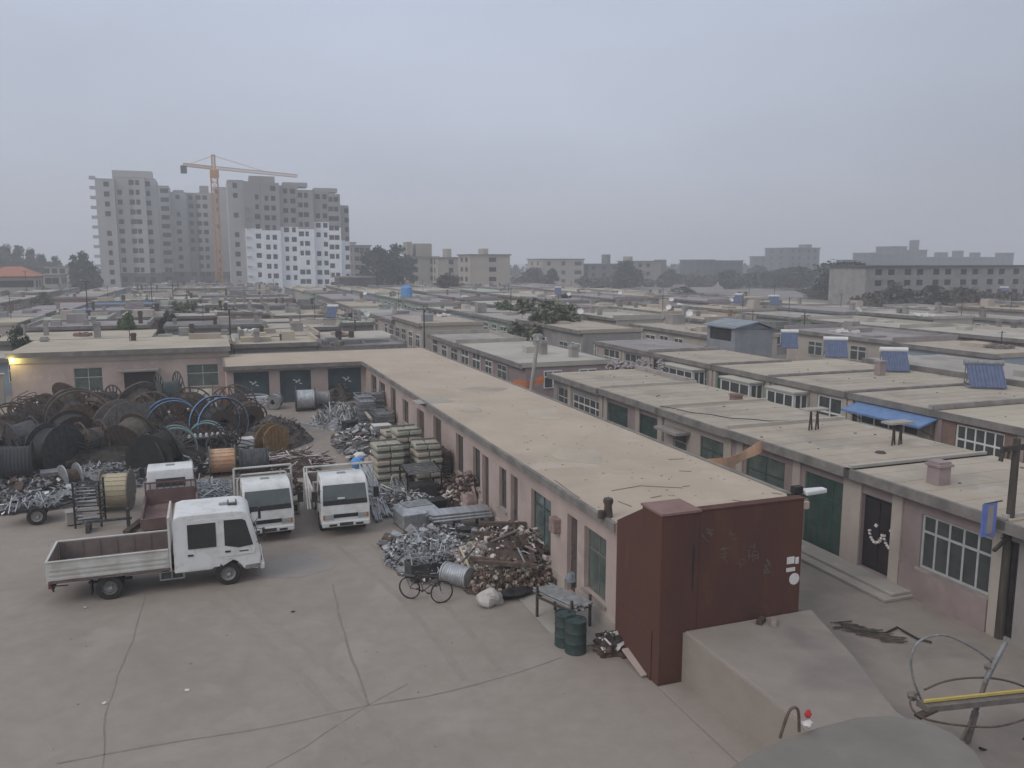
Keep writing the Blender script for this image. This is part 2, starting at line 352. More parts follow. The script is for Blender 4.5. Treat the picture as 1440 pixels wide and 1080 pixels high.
# ---------------------------------------------------------------- facades
def panel(mb, ax, c, th, u0, u1, z0, z1, ops):
    xs = sorted({u0, u1} | {min(max(o[0], u0), u1) for o in ops} | {min(max(o[1], u0), u1) for o in ops})
    for a, b in zip(xs, xs[1:]):
        if b - a < 1e-4: continue
        m = (a + b) / 2; z = z0
        for o in sorted([o for o in ops if o[0] < m < o[1]], key=lambda o: o[2]):
            if o[2] - z > 1e-3: (mb.box(c, c + th, a, b, z, o[2]) if ax == 'x' else mb.box(a, b, c, c + th, z, o[2]))
            z = max(z, o[3])
        if z1 - z > 1e-3: (mb.box(c, c + th, a, b, z, z1) if ax == 'x' else mb.box(a, b, c, c + th, z, z1))
def pb(mb, ax, c0, c1, a, b, z0, z1):
    return mb.box(c0, c1, a, b, z0, z1) if ax == 'x' else mb.box(a, b, c0, c1, z0, z1)
def window(root, ax, c, a, b, z0, z1, nx=2, trans=.68, fm='frame_white', gm='glass', fw=.05, sill=True, mid=False, rec=.06):
    mb = MB()
    pb(mb, ax, c + rec, c + rec + .06, a, a + fw, z0, z1); pb(mb, ax, c + rec, c + rec + .06, b - fw, b, z0, z1)
    pb(mb, ax, c + rec, c + rec + .06, a + fw, b - fw, z0, z0 + fw); pb(mb, ax, c + rec, c + rec + .06, a + fw, b - fw, z1 - fw, z1)
    for i in range(1, nx):
        u = a + (b - a) * i / nx; pb(mb, ax, c + rec + .004, c + rec + .056, u - fw * .45, u + fw * .45, z0 + fw, z1 - fw)
    if trans:
        zt = z0 + (z1 - z0) * trans; pb(mb, ax, c + rec - .002, c + rec + .062, a + fw, b - fw, zt - fw * .5, zt + fw * .5)
    if mid:
        zt = z0 + (z1 - z0) * .34; pb(mb, ax, c + rec + .002, c + rec + .05, a + fw, b - fw, zt - fw * .3, zt + fw * .3)
    w = mb.build('window', fm, root)
    pb(MB(), ax, c + rec + .02, c + rec + .03, a + .01, b - .01, z0 + .01, z1 - .01).build('pane', gm, w)
    if sill: pb(MB(), ax, c - .07, c + .02, a - .08, b + .08, z0 - .08, z0 - .005).build('sill', 'fascia_pale', w)
    return w
def door(root, ax, c, a, b, z0, z1, m='door_brown', kind='leaf', rec=.08):
    mb = MB(); pb(mb, ax, c + rec, c + rec + .05, a, b, z0, z1)
    if kind == 'roll':
        n = int((z1 - z0) / .16)
        for i in range(n):
            z = z0 + .02 + i * (z1 - z0 - .04) / n; pb(mb, ax, c + rec - .02, c + rec, a + .03, b - .03, z, z + .1)
    elif kind == 'leaf':
        for q in range(2):
            z = z0 + .15 + q * (z1 - z0) * .5; pb(mb, ax, c + rec - .015, c + rec, a + .12, b - .12, z, z + (z1 - z0) * .5 - .3)
    elif kind == 'double':
        for q in range(2):
            aa = a + .05 + q * (b - a) / 2; pb(mb, ax, c + rec - .02, c + rec, aa, aa + (b - a) / 2 - .1, z0 + .1, z1 - .12)
    d = mb.build('door', m, root)
    h = MB(); u = a + (b - a) * (.5 if kind != 'leaf' else .85); pb(h, ax, c + rec - .07, c + rec - .02, u - .03, u + .03, z0 + .95, z0 + 1.12); h.build('handle', 'galv_dull', d)
    return d
def house(name, label, s0, s1, t0, t1, zg, zr, wm, rm, ops=(), over=.4, ends=.15, th=.2, fm='fascia', group=None, cat='house', ax='x', roofpoly=None, slope=0):
    r = thing(name, label, cat, s0, t0, zg, group=group)
    w, d, h = s1 - s0, t1 - t0, zr - zg
    mb = MB(); tk = .24
    if ax == 'x':
        panel(mb, 'x', 0, tk, 0, d, -.15, h - th, [o[:4] for o in ops])
        mb.box(tk, w, 0, tk, -.15, h - th); mb.box(tk, w, d - tk, d, -.15, h - th)
    else:
        panel(mb, 'y', 0, tk, 0, w, -.15, h - th, [o[:4] for o in ops])
        mb.box(0, tk, tk, d, -.15, h - th); mb.box(w - tk, w, tk, d, -.15, h - th)
    (mb.box(w - tk, w, tk, d - tk, -.15, h - th) if ax == 'x' else mb.box(tk, w - tk, d - tk, d, -.15, h - th))
    mb.build('wall', wm, r)
    rf = MB(); x0, x1, y0, y1 = (-over, w + .15, -ends, d + ends) if ax == 'x' else (-ends, w + ends, -over, d + .15)
    rf.box(x0, x1, y0, y1, h - th, h)
    rf.k = 1; rnd = random.Random(int(abs(t0 * 10)))
    if ax == 'x' and s0 > 15:
        y = y0 + .8
        while y < y1 - .3:
            rf.k = 0; sk = rnd.uniform(-.06, .06); rf.bar((x0 + .2, y, h + .002), (x1 - .1, y + sk, h + .002), .03, .012); y += rnd.uniform(.85, 1.15)
        rf.k = 1
        for k in range(9):
            q_ = rnd.uniform(.02, .07); rf.obox((rnd.uniform(x0 + .3, x1 - .2), rnd.uniform(y0 + .2, y1 - .2), h + q_ * .3), (q_ * 1.6, q_, q_ * .7), rotz(rnd.random() * 3))
    if ax == 'x': rf.box(x0 - .02, x0 + .1, y0, y1, h - th - .07, h + .035)
    else: rf.box(x0, x1, y0 - .02, y0 + .1, h - th - .07, h + .035)
    ro = rf.build('roof', [rm, fm], r)
    for o in ops:
        k = o[4]; kw = o[5] if len(o) > 5 else {}
        if k == 'w': window(r, ax, 0, *o[:4], **kw)
        else: door(r, ax, 0, *o[:4], **kw)
    return r, ro
def fso(s, t0, zg, x0, x1, yt, yb, xt=None):
    """opening on the plane s=const, from the photo's pixels: left/right edge, top and bottom (read at the left edge)"""
    ta, z1 = FS(x0, yt, s); tb, _ = FS(x1, yt, s); _, z0 = FS(x0, yb, s)
    return (min(ta, tb) - t0, max(ta, tb) - t0, max(.02, z0 - zg), z1 - zg)
# ---------------------------------------------------------------- the L-shaped store building
s0, t0 = 9.85, 18.5
L_ = thing('storage_building', 'long L-shaped single-storey store with flat sandy roof, pink yard walls and red end wall', 'building', s0, t0, 0)
raw = [(499, 509, 517, 'd'), (521, 529, 525, 'w'), (533, 541, 535, 'w'), (549, 556, 543, 'd'), (566, 574, 565, 'w'), (586, 596, 573, 'd'), (609, 620, 583, 'd2'), (641, 651, 608, 'w2'), (665, 675, 627, 'w2'), (678, 687, 638, 'd'), (702, 712, 655, 'w2'), (718, 728, 668, 'd'), (747, 775, 690, 'w3'), (798, 812, 727, 'd'), (822, 853, 742, 'w4')]
ops = []
for x0, x1, yt, k in raw:
    ta, z1 = FS(x0, yt, s0); tb, _ = FS(x1, yt, s0); g_ = G(tb)
    z0 = {'d': g_ + .08, 'd2': g_ + .3, 'w': 1.2, 'w2': .95, 'w3': .6, 'w4': .62}[k]
    ops.append((tb - t0, min(ta, 56) - t0, z0, 2.5 if z1 < 2.5 else min(z1, 2.72), k))
mb = MB(); panel(mb, 'x', 0, .26, 0, 37.8, -.1, 3.1, [o[:4] for o in ops])
mid = [(328, 378, 521), (393, 437, 521), (461, 508, 520)]
mo = []
for x0, x1, yt in mid:
    a, z1 = FT(x0, yt, 56.3); b, _ = FT(x1, yt, 56.3); mo.append((a - s0, b - s0, .68, 2.86))
sl_ = .86 - s0
panel(mb, 'y', 37.8, .26, sl_, 0, .3, 3.1, mo)
mb.box(sl_, sl_ + .26, 38.06, 44.9, .3, 3.1); mb.box(sl_ + .26, 5.4, 44.64, 44.9, .3, 3.1); mb.box(5.4, 5.66, .02, 44.9, -.1, 3.1)
mb.box(.26, 5.4, .02, .2, -.1, 3.1)
mb.build('wall', 'wall_pink', L_)
pl = MB(); prev = 0
for o in sorted(ops):
    if o[4].startswith('d'):
        if o[0] - prev > .3: pl.box(-.06, -.002, prev, o[0] - .03, -.1, .42 + G(t0 + o[0]))
        prev = o[1] + .03
pl.box(-.06, -.002, prev, 37.75, -.1, 1.0); pl.build('plinth', 'wall_cream', L_)
for o in ops:
    k = o[4]
    if k[0] == 'd': door(L_, 'x', 0, *o[:4], m='door_brown', rec=.14)
    elif k in ('w', 'w2'): window(L_, 'x', 0, *o[:4], nx=1, trans=.62, fm='door_brown', gm='glass', rec=.12)
    elif k == 'w3':
        w = window(L_, 'x', 0, *o[:4], nx=2, trans=.75, fm='shop_green_dark', gm='glass_green', rec=.12); tag(w, 'green framed window', None)
    else: window(L_, 'x', 0, *o[:4], nx=2, trans=.66, fm='wood_grey', gm='glass_green', rec=.14)
for i, o in enumerate(mo):
    d = door(L_, 'y', 37.8, *o, m='door_teal', kind='roll', rec=.2)
    c = (o[0] + o[1]) / 2 + .15; e2 = MB()
    for dx, dz, a, l in ((-.16, .1, .5, .3), (.02, .03, -.5, .34), (.2, -.12, .3, .2), (.1, .12, 1.4, .14)): e2.obox((c + dx, 37.8 + .17, 2.05 + dz), (l, .015, .07), Matrix.Rotation(a, 3, 'Y'))
    e2.build('white_mark', 'paper', d)
    MB().box(o[0] - .05, o[1] + .05, 37.72, 37.8, 2.88, 2.99).build('lintel', 'wall_cream', d)
# roof: L-shaped slab with its edge band
rf = MB(); poly = [(-.28, -.12), (5.8, -.12), (5.8, 45.1), (sl_ - .1, 45.1), (sl_ - .1, 37.35), (-.28, 37.35)]
rf.prism(poly, 3.1, 3.3); ro = rf.build('roof', 'roof_sand', L_)
e2 = MB(); e2.box(-.34, -.22, -.1, 37.28, 3.1, 3.33); e2.box(sl_ - .1, -.35, 37.28, 37.4, 3.06, 3.33); e2.box(sl_ - .16, sl_ - .04, 37.41, 45.0, 3.02, 3.335)
e2.box(5.72, 5.86, 0, 45.1, 3.02, 3.34); e2.box(sl_, 5.7, 45.0, 45.14, 3.02, 3.34); e2.build('roof_edge', 'fascia', ro)
a, b = PZ(587, 566, 3.31); MB().box(a - s0 - .1, a - s0 + 1.7, b - t0 - .4, b - t0 + .8, 3.302, 3.312).build('roof_patch', 'roof_grey', ro)
cr = MB()
for pts in ([(860, 690), (900, 683), (960, 686)], [(780, 675), (800, 690), (815, 700)], [(870, 705), (888, 712)], [(940, 646), (962, 645)], [(955, 662), (972, 663)], [(960, 684), (970, 683)], [(1030, 703), (1045, 705)], [(1085, 693), (1100, 695)], [(915, 700), (930, 697)]):
    q = [Vector((PZ(x, y, 3.31)[0] - s0, PZ(x, y, 3.31)[1] - t0, 3.312)) for x, y in pts]
    for i in range(len(q) - 1): cr.bar(q[i], q[i + 1], .035, .008)
cr.build('roof_crack', 'joint_dark', ro)
# red end wall: panel, front face, pier cap, low red surround
PF = 16.15 - t0
mb = MB(); mb.box(-.08, 5.6, -.13, 0, 0, 3.42)
mb.box(.75, 3.73, PF, PF + .24, 0, 4.2)
mb.box(.75, 3.73, PF + .24, -.13, 0, 3.22)
mb.box(-.27, .75, PF - .01, PF + .92, 0, 4.19)
mb.add([(x_, y_, z_) for x_ in (-.27, -.08) for y_, z_ in ((PF + .911, 0), (-.131, 0), (-.131, 3.44), (PF + .911, 4.12))], [(0, 3, 2, 1), (4, 5, 6, 7), (0, 1, 5, 4), (1, 2, 6, 5), (2, 3, 7, 6), (3, 0, 4, 7)]); mb.box(-.079, .749, PF + .911, -.132, 0, 3.215); mb.box(-.30, -.272, PF + .3, -.3, 0, 1.27)
ew = mb.build('end_wall', 'wall_red', L_, bevel=.012); tag(ew, 'dark red painted end wall with faded characters')
MB().box(-.3, .78, PF - .04, PF + .95, 4.195, 4.25).build('wall_cap', 'red_cap', ew)
MB().box(.78, 3.76, PF - .02, PF + .26, 4.205, 4.235).build('wall_cap', 'wall_red', ew)
MB().box(.752, 3.8, PF + .24, -.13, 3.225, 3.3).box(-.078, .75, PF + .914, -.134, 3.217, 3.29).build('annex_roof', 'roof_sand', ew)
dk = MB(); a1, b1 = FT(974, 766, 16.15); a2, b2 = FT(974, 830, 16.15); dk.box(a1 - s0, a1 - s0 + .05, PF - .012, PF - .001, b2, b1)
dk.build('groove', 'black', ew)
ft = MB(); random.seed(3)
for x, y in ((1000, 746), (994, 752), (1030, 754), (1017, 777), (1022, 782), (1057, 774), (1080, 795), (1075, 806), (1062, 780), (1040, 790)):
    a, z = FT(x, y, 16.14)
    for q in range(4): ft.obox((a - s0 + random.uniform(-.1, .1), PF - .004, z + random.uniform(-.1, .1)), (random.uniform(.1, .26), .006, .028), Matrix.Rotation(random.choice((0, .2, 1.5, .9)), 3, 'Y'))
ft.build('faded_characters', 'faded_green', ew)
st_ = MB()
for x, y, w, h in ((1112, 788, .22, .18), (1121, 788, .1, .17), (1112, 801, .26, .1)):
    a, z = FT(x, y, 16.14); st_.box(a - s0 - w / 2, a - s0 + w / 2, PF - .012, PF - .002, z - h / 2, z + h / 2)
a, z = FT(1117, 814, 16.14); st_.tube((a - s0, PF - .002, z), (a - s0, PF - .014, z), .15, n=14)
st_.build('paper_notice', 'paper', ew)
# wall box
a, z = FS(785, 738, s0); MB().box(-.24, -.002, a - t0 - .2, a - t0 + .2, z - .22, z + .25).build('meter_box', 'insul_brown', L_, bevel=.02)
random.seed(31)
db = MB()
for i in range(110):
    x = random.uniform(-.1, 5.6); y = random.uniform(.2, 44.5) if i % 3 else random.uniform(.1, 12)
    if y > 37: x = random.uniform(sl_, 5.6)
    db.obox((x, y, 3.31), (random.uniform(.02, .09), random.uniform(.02, .07), random.uniform(.01, .04)), rotz(random.uniform(0, 3)))
o = db.build('grit', 'roof_dusty', ro); o['kind'] = 'stuff'
for x, y, w, d, m_ in ((1.2, 6, 1.6, 2.4, 'roof_beige'), (3.2, 13.5, 1.3, 3, 'roof_beige'), (2.4, 22, 2.6, 1.6, 'roof_dusty'), (.6, 16.5, 1.1, 1.1, 'roof_dusty')):
    pp = [(x + w * (.5 + .5 * math.cos(k * math.pi / 7) * (1 + random.uniform(-.2, .2))), y + d * (.5 + .5 * math.sin(k * math.pi / 7) * (1 + random.uniform(-.2, .2)))) for k in range(14)]
    MB().prism(pp, 3.3015, 3.306).build('roof_patch', m_, ro)
# things on the roof corner
s, t = PZ(855, 727, 3.3); q = thing('chimney_pot', 'two dark clay pots standing on the near left roof corner', 'chimney pot', s, t, 3.31)
MB().lathe([(.0, 0), (.13, 0), (.1, .3), (.14, .42), (.12, .5), (0, .5)], 12, close=False).build('pot', 'door_brown', q, smooth=True)
MB().lathe([(.0, 0), (.1, 0), (.09, .2), (0, .22)], 12, c=(-.22, -.05, 0), close=False).build('pot', 'rust_dark', q, smooth=True)
s, t = PZ(1112, 699, 3.3); q = thing('floodlight', 'dark boxed floodlight with a pale hood on the right corner of the long roof', 'lamp', s + .25, t, 3.31)
MB().box(-.28, .18, -.15, .15, 0, .06).box(-.2, .1, -.1, .1, .1, .3).box(-.06, -.02, -.12, .12, .05, .12).build('lamp_body', 'black', q, bevel=.01)
MB().prism([(.15, -.2), (.95, -.12), (.95, .12), (.15, .2)], .02, .16).build('lamp_hood', 'white_paint', q, bevel=.04)
# ---------------------------------------------------------------- left building
T_ = 62.0
a, z1 = FT(12, 497, T_); b, _ = FT(325, 488, T_)
ls0, ls1 = a + .02, b - .2
lo = []
for x0, x1, yt, k in ((103, 144, 518, 'w'), (174, 219, 525, 'd'), (262, 307, 513, 'w')):
    c, zt = FT(x0, yt, T_); d, _ = FT(x1, yt, T_)
    lo.append((c - ls0, d - ls0, 1.25 - .6 if k == 'w' else .1, zt - .62 if k == 'w' else 1.85, k, dict(nx=2, trans=.6, fm='frame_grey', gm='glass_green') if k == 'w' else dict(m='door_black', kind='double')))
lb, lro = house('office_building', 'pink plastered office with beige flat roof at the back left of the yard', ls0, ls1, T_, 71.5, .62, 4.05, 'wall_pink', 'roof_beige', lo, over=.45, fm='fascia', cat='building', ax='y', th=.22)
MB().box(-.02, ls1 - ls0 + .02, -.1, -.002, 2.72, 3.16).build('frieze', 'wall_cream', lb)
o = lo[1]; MB().box(o[0] - .35, o[1] + .25, -.75, -.002, 1.98, 2.1).build('door_canopy', 'fascia_pale', lb, bevel=.01)
MB().box(-.03, 7.6, -.16, -.002, -.1, .28).build('plinth', 'wall_cream', lb)
a, z = FT(17, 506, T_ - .2)
q = thing('wall_lamp', 'lit yellow lamp under the eave at the left corner of the office', 'lamp', a, T_ - .12, z)
MB().bar((0, .12, .08), (0, -.1, .08), .04).build('bracket', 'black', q); MB().lathe([(0, -.12), (.09, -.1), (.12, 0), (.08, .09), (0, .1)], 12, c=(0, -.13, 0), close=False).build('bulb', 'bulb', q, smooth=True)
pl_ = bpy.data.lights.new('lamp_glow', 'POINT'); pl_.energy = 40; pl_.color = (1, .86, .3); pl_.shadow_soft_size = .1
po = bpy.data.objects.new('lamp_glow', pl_); col.objects.link(po); po.location = W(a, T_ - .55, z - .05)
# boundary wall left of the yard
q = thing('boundary_wall', 'grey rendered wall closing the yard at the far left edge', 'wall', ls0 - 9, T_ - .3, .5)
MB().box(0, 8.6, 0, .24, 0, 2.2).build('wall', 'wall_grey', q); MB().box(-.05, 8.65, -.05, .29, 2.2, 2.28).build('coping', 'fascia_pale', q)
# ---------------------------------------------------------------- first terrace beyond the lane
def row_ops(S, t0, zg, lst):
    out = []
    for e_ in lst:
        x0, x1, yt, k, zb = e_[:5]; kw = e_[5] if len(e_) > 5 else {}
        ta, z1 = FS(x0, yt, S); tb, _ = FS(x1, yt, S); z1 = min(z1, 2.75 if S < 25 else 3.0)
        out.append((tb - t0, ta - t0, zb, z1 - zg, k, kw))
    return out
S1 = 19.5
gr = 'terraced houses along the far side of the lane'
h1, r1 = house('terraced_house', 'lane house at the right edge with dark grey wall behind the wooden pole', S1, 25.1, 6.5, 15.15, 0, 3.3, 'wall_grey', 'roof_dusty', row_ops(S1, 6.5, 0, [(1418, 1436, 745, 'd', .1, dict(m='door_black'))]), group=gr)
h2, r2 = house('terraced_house', 'rose-walled lane house with garlanded double black door and wide white window', S1, 25.1, 15.2, 20.75, 0, 3.36, 'wall_rose', 'roof_dusty',
   row_ops(S1, 15.2, 0, [(1297, 1400, 722, 'w', 1.0, dict(nx=5, trans=.68, fm='frame_grey', fw=.07, gm='glass')), (1213, 1262, 693, 'd', .2, dict(m='door_black', kind='double', rec=.14))]), group=gr)
h3, r3 = house('terraced_house', 'lane house with a wide green shopfront just right of the red end wall', S1, 25.1, 20.8, 27.6, 0, 3.36, 'wall_rose', 'roof_dusty',
   row_ops(S1, 20.8, 0, [(1133, 1190, 662, 'w', .12, dict(nx=3, trans=.7, fm='shop_green', gm='shop_green_dark', fw=.09, sill=False, mid=True)), (1050, 1105, 633, 'w', .6, dict(nx=2, fm='shop_green_dark', gm='glass_green'))]), group=gr)
h4, r4 = house('terraced_house', 'lane house with green window and small canopy over its door, middle of the row', S1, 25.1, 27.65, 32.9, 0, 3.32, 'wall_cream', 'roof_dusty',
   row_ops(S1, 27.65, 0, [(985, 1018, 612, 'w', 1.0, dict(nx=2, fm='shop_green_dark', gm='glass_green')), (947, 966, 602, 'w', .9, dict(nx=1, fm='frame_grey', gm='glass_green'))]), group=gr)
MB().box(-.75, -.002, 3.0, 4.9, 2.5, 2.62).build('door_canopy', 'fascia_pale', h4)
h5, r5 = house('terraced_house', 'lane house with two dark grey-green roller doors', S1, 25.1, 32.95, 39.1, 0, 3.34, 'wall_rose', 'roof_dusty',
   row_ops(S1, 32.95, 0, [(897, 932, 580, 'd', .1, dict(m='shop_green_dark', kind='roll')), (855, 883, 565, 'd', .1, dict(m='shop_green_dark', kind='roll'))]), group=gr)
h6, r6 = house('terraced_house', 'far end lane house with white grid window and rubble strewn roof', S1, 25.1, 39.15, 46.0, 0, 3.3, 'wall_grey', 'roof_dusty',
   row_ops(S1, 39.15, 0, [(805, 845, 552, 'w', 1.1, dict(nx=5, trans=.66, mid=True, fm='frame_white', fw=.07)), (784, 800, 543, 'w', .9, dict(nx=2, fm='frame_grey'))]), group=gr)
for hh, tt, cols in ((h2, 15.2, (0.02, 3.55, 5.25)), (h3, 20.8, (.05, 2.6, 6.0)), (h5, 32.95, (.05, 2.2, 5.7)), (h6, 39.15, (.05, 4.2))):
    for y in cols: MB().box(-.07, -.002, y, y + .4, 0, 3.05).build('pilaster', 'wall_cream', hh)
MB().box(-.09, -.002, .45, 3.5, .0, .92).build('plinth', 'wall_rose', h2)
# garlands on the black doors
for i, x in enumerate((1230, 1251)):
    a, z = FS(x, 752 + i * 8, S1 + .02); q = MB(); n = 9
    for k in range(n + 1):
        g_ = math.pi * (1.05 + .9 * k / n) ; p0 = Vector((0, math.cos(g_) * .27, math.sin(g_) * .38 + .12))
        q.obox(p0, (.06, .085, .07), euler(k, k * .7, 0))
    q.obox((0, .0, .3), (.06, .1, .09), euler(.4, .2, .3))
    tag(q.build('garland', 'porcelain', s=S1 + .06, t=a, z=z), ('left' if i == 0 else 'right') + ' white garland hanging on the black double door', 'garland', 'door garlands')
q = MB().box(-1.15, -.003, 2.9, 8.9, 0, .1); q.box(-.8, -.003, 3.0, 8.6, .1, .2)
o = q.build('step', 'roof_grey', s=S1, t=15.2, z=.003, bevel=.02); tag(o, 'long low concrete step below the green shopfront and black door', 'step')
def chimney(par, x, y, z, w=.42, h=.7, m='wall_rose', pots=0):
    c = MB().box(x - w / 2, x + w / 2, y - w / 2, y + w / 2, z, z + h); c.box(x - w * .62, x + w * .62, y - w * .62, y + w * .62, z + h * .78, z + h * .9); o = c.build('chimney', m, par, bevel=.012)
    for k in range(pots): MB().tube((x + (k - .5) * .2, y, z + h), (x + (k - .5) * .2, y, z + h + .3), .07).build('pot', 'rust_dark', o)
    return o
def on(root_s, root_t, x, y, z): s, t = PZ(x, y, z); return s - root_s, t - root_t
x, y = on(S1, 15.2, 1319, 680, 3.36); chimney(r2, x, y, 3.35, .46, .72, 'wall_rose')
x, y = on(S1, 20.8, 1238, 637, 3.36); MB().lathe([(0, 0), (.2, 0), (.14, .06), (0, .07)], 10, c=(x, y, 3.36), close=False).build('vent', 'rust_dark', r3)
x, y = on(S1, 27.65, 1035, 564, 3.32); 
x2, y2 = on(S1, 32.95, 1035, 564, 3.34); chimney(r5 if y2 > 0 else r4, x2 if y2 > 0 else x, y2 if y2 > 0 else y, 3.33, .45, .38, 'wall_brick')
# seams, parapets and curbs on the roofs
for rr, y, h in ((r3, .0, .08), (r4, .0, .12), (r5, .02, .07), (r6, .0, .1), (r2, 0, .07)): MB().box(-.2, 5.7, y, y + .14, 3.3, 3.38 + h).build('kerb', 'roof_pale', rr)
MB().box(5.5, 5.72, .2, 6.8, 3.3, 3.55).build('parapet', 'fascia_pale', r6)
for (x, y, lab) in ((1145, 605, 'rusty trestle under a pale board on the sandy lane roof'), (1262, 626, 'rusty A-frame trestle with a grey board near the pale window behind')):
    s, t = PZ(x, y, 3.36); q = thing('roof_trestle', lab, 'trestle', s, t, 3.37)
    for k in (-1, 1):
        MB().bar((k * .16 - .1, 0, 0), (k * .16, .05, .8), .05).bar((k * .16 + .12, .1, 0), (k * .16, .05, .8), .05).build('leg', 'rust_dark', q)
    MB().box(-.55, .55, -.2, .3, .8, .87).build('board', 'roof_grey', q)
q = MB(); p = []
for i in range(24):
    u = i / 23; x_ = 930 + (1135 - 930) * u; y_ = 572 + 20 * math.sin(u * 1.9) + 0 * u; s, t = PZ(x_, y_, 3.4); p.append((s, t, 3.41 + .02 * math.sin(i)))
q.path(p, .022, 6); tag(q.build('roof_cable', 'black_cable', s=0, t=0), 'black cable lying in a long curve across the lane roofs', 'cable')
random.seed(11)
q = MB()
for i in range(60):
    s, t = PZ(random.uniform(850, 935), random.uniform(508, 520), 3.3); q.obox((s, t, 3.36), (random.uniform(.1, .5), random.uniform(.08, .3), random.uniform(.05, .22)), euler(random.random(), random.random(), random.random() * 3))
tag(q.build('rubble', 'roof_mauve', s=0, t=0), 'grey rubble and offcuts strewn over the far end lane roof', 'rubble', kind='stuff')
# banners across the lane
def banner(name, p, q_, drop, m, lab):
    a = Vector(p); b = Vector(q_); mb = MB(); n = 14
    for i in range(n + 1):
        u = i / n; c = a.lerp(b, u); c.z -= .25 * math.sin(math.pi * u) * 1.0; w = Vector((0, .05 * math.sin(u * 9), 0))
        mb.v += [tuple(c + w), tuple(c - Vector((0, 0, drop * (1 - .12 * math.sin(u * 11)))) + w * -1)]
        if i: k = 2 * i; mb.f.append((k - 2, k, k + 1, k - 1)); mb.m.append(0)
    o = mb.build(name, m, s=0, t=0); sd = o.modifiers.new('thick', 'SOLIDIFY'); sd.thickness = .012; tag(o, lab, 'banner', 'orange cloth banners across the lane'); return o
a1 = FS(1050, 655, 15.7); b1 = FS(1107, 650, 18.2)
banner('banner', (16.0, 24.6, 3.1), (19.2, 25.2, 3.45), .4, 'orange_pale', 'faded pale orange banner strung over the lane beside the dark green window')
s_, z_ = FT(722, 533, 47.5); s2_, _ = FT(766, 533, 47.5)
banner('banner', (s_, 47.5, z_), (s2_, 47.6, z_ + .15), .42, 'orange', 'bright orange-red banner strung across the far end of the lane')
# ---------------------------------------------------------------- second terrace
S2 = 30.4; gr = 'terraced houses of the second row'
def h2row(label, t0, t1, wm, rm, lst, zr=3.4):
    s_end = 40.2 if t1 < 46 else 36.3
    return house('terraced_house', label, S2, s_end, t0, t1, G(t0) * 0, zr, wm, rm, row_ops(S2, t0, 0, lst), group=gr, over=.18)
wf = dict(nx=3, trans=.68, fm='frame_white', fw=.08)
k1, q1 = h2row('second-row house at the right edge with reddish brick piers and white windows', 14, 27.9, 'wall_brick', 'roof_beige', [(1345, 1415, 590, 'w', 1.0, dict(nx=5, trans=.68, fm='frame_white', fw=.08, mid=True))])
k2, q2 = h2row('second-row house with white glazed shopfront under the blue awning', 27.95, 33.2, 'wall_cream', 'roof_dusty', [(1210, 1295, 558, 'w', .5, dict(nx=4, trans=.6, fm='frame_white', fw=.1)), (1196, 1207, 556, 'd', .1)])
k3, q3 = h2row('second-row house with tall white framed windows left of the blue awning', 33.25, 39.4, 'wall_cream', 'roof_dusty', [(1150, 1185, 545, 'w', .5, dict(nx=2, trans=.65, fm='frame_white', fw=.1)), (1098, 1140, 538, 'w', .8, dict(nx=3, trans=.6, fm='frame_white', fw=.1, mid=True))])
k4, q4 = h2row('second-row house with mint green wall beside a white bay window', 39.45, 45.3, 'wall_mint', 'roof_beige', [(1030, 1072, 522, 'w', .8, dict(nx=3, trans=.6, fm='frame_white', fw=.1, mid=True)), (1009, 1024, 515, 'd', .1, dict(m='shop_green'))])
k5, q5 = h2row('second-row house with white framed bow window near the grey rooftop shed', 45.35, 53.4, 'wall_grey', 'roof_dusty', [(950, 994, 505, 'w', .9, dict(nx=4, trans=.7, fm='frame_white', fw=.09)), (908, 925, 497, 'w', .9, dict(nx=2, fm='frame_grey'))])
k6, q6 = h2row('far end second-row house with pinkish roof covered in litter', 53.45, 62.6, 'wall_cream', 'roof_mauve', [(848, 872, 488, 'w', .9, wf), (878, 902, 492, 'w', .9, dict(nx=3, fm='frame_grey', fw=.08))])
for kk, pil in ((k1, (.1, 4.3, 9.4, 13.4)), (k2, (.05, 4.9)), (k3, (.05, 2.9, 5.8)), (k4, (.05, 5.5)), (k5, (.05, 3.7, 7.6)), (k6, (.05, 4.6, 8.8))):
    for y in pil: MB().box(-.08, -.002, y, y + .32, 0, 3.1).build('pilaster', 'wall_cream' if kk is not k1 else 'wall_rose', kk)
def porch(kk, y0, y1, n):
    MB().box(-1.1, -.002, y0 - .12, y1 + .12, 2.93, 3.05).build('porch_roof', 'roof_pale', kk, bevel=.02)
    window(kk, 'x', -1.0, y0, y1, .1, 2.92, nx=n, trans=.62, fm='frame_white', fw=.11, mid=True, sill=False, rec=.0)
    window(kk, 'y', y0 + .0, -.93, -.01, .1, 2.92, nx=2, trans=.62, fm='frame_white', fw=.1, sill=False, rec=.0)
for a_ in ((k4, .7, 3.6, 3), (k5, .9, 4.8, 4), (k3, 3.0, 5.3, 3), (k2, .6, 4.1, 4)):
    if a_[0] is not k2: porch(*a_)
for rr, h in ((q2, .22), (q3, .1), (q4, .12), (q5, .12), (q6, .2), (q1, .28)): MB().box(-.2, 9.6 if rr in (q1, q2, q3, q4) else 5.8, -.06, .12, 3.35, 3.42 + h).build('parapet', 'fascia_pale', rr)
ta, za = FS(1205, 556, S2 - .2); tb, _ = FS(1318, 575, S2 - .2)
q = thing('awning', 'sloping blue sheet awning over the white shopfront in the second row', 'awning', S2, tb, 0)
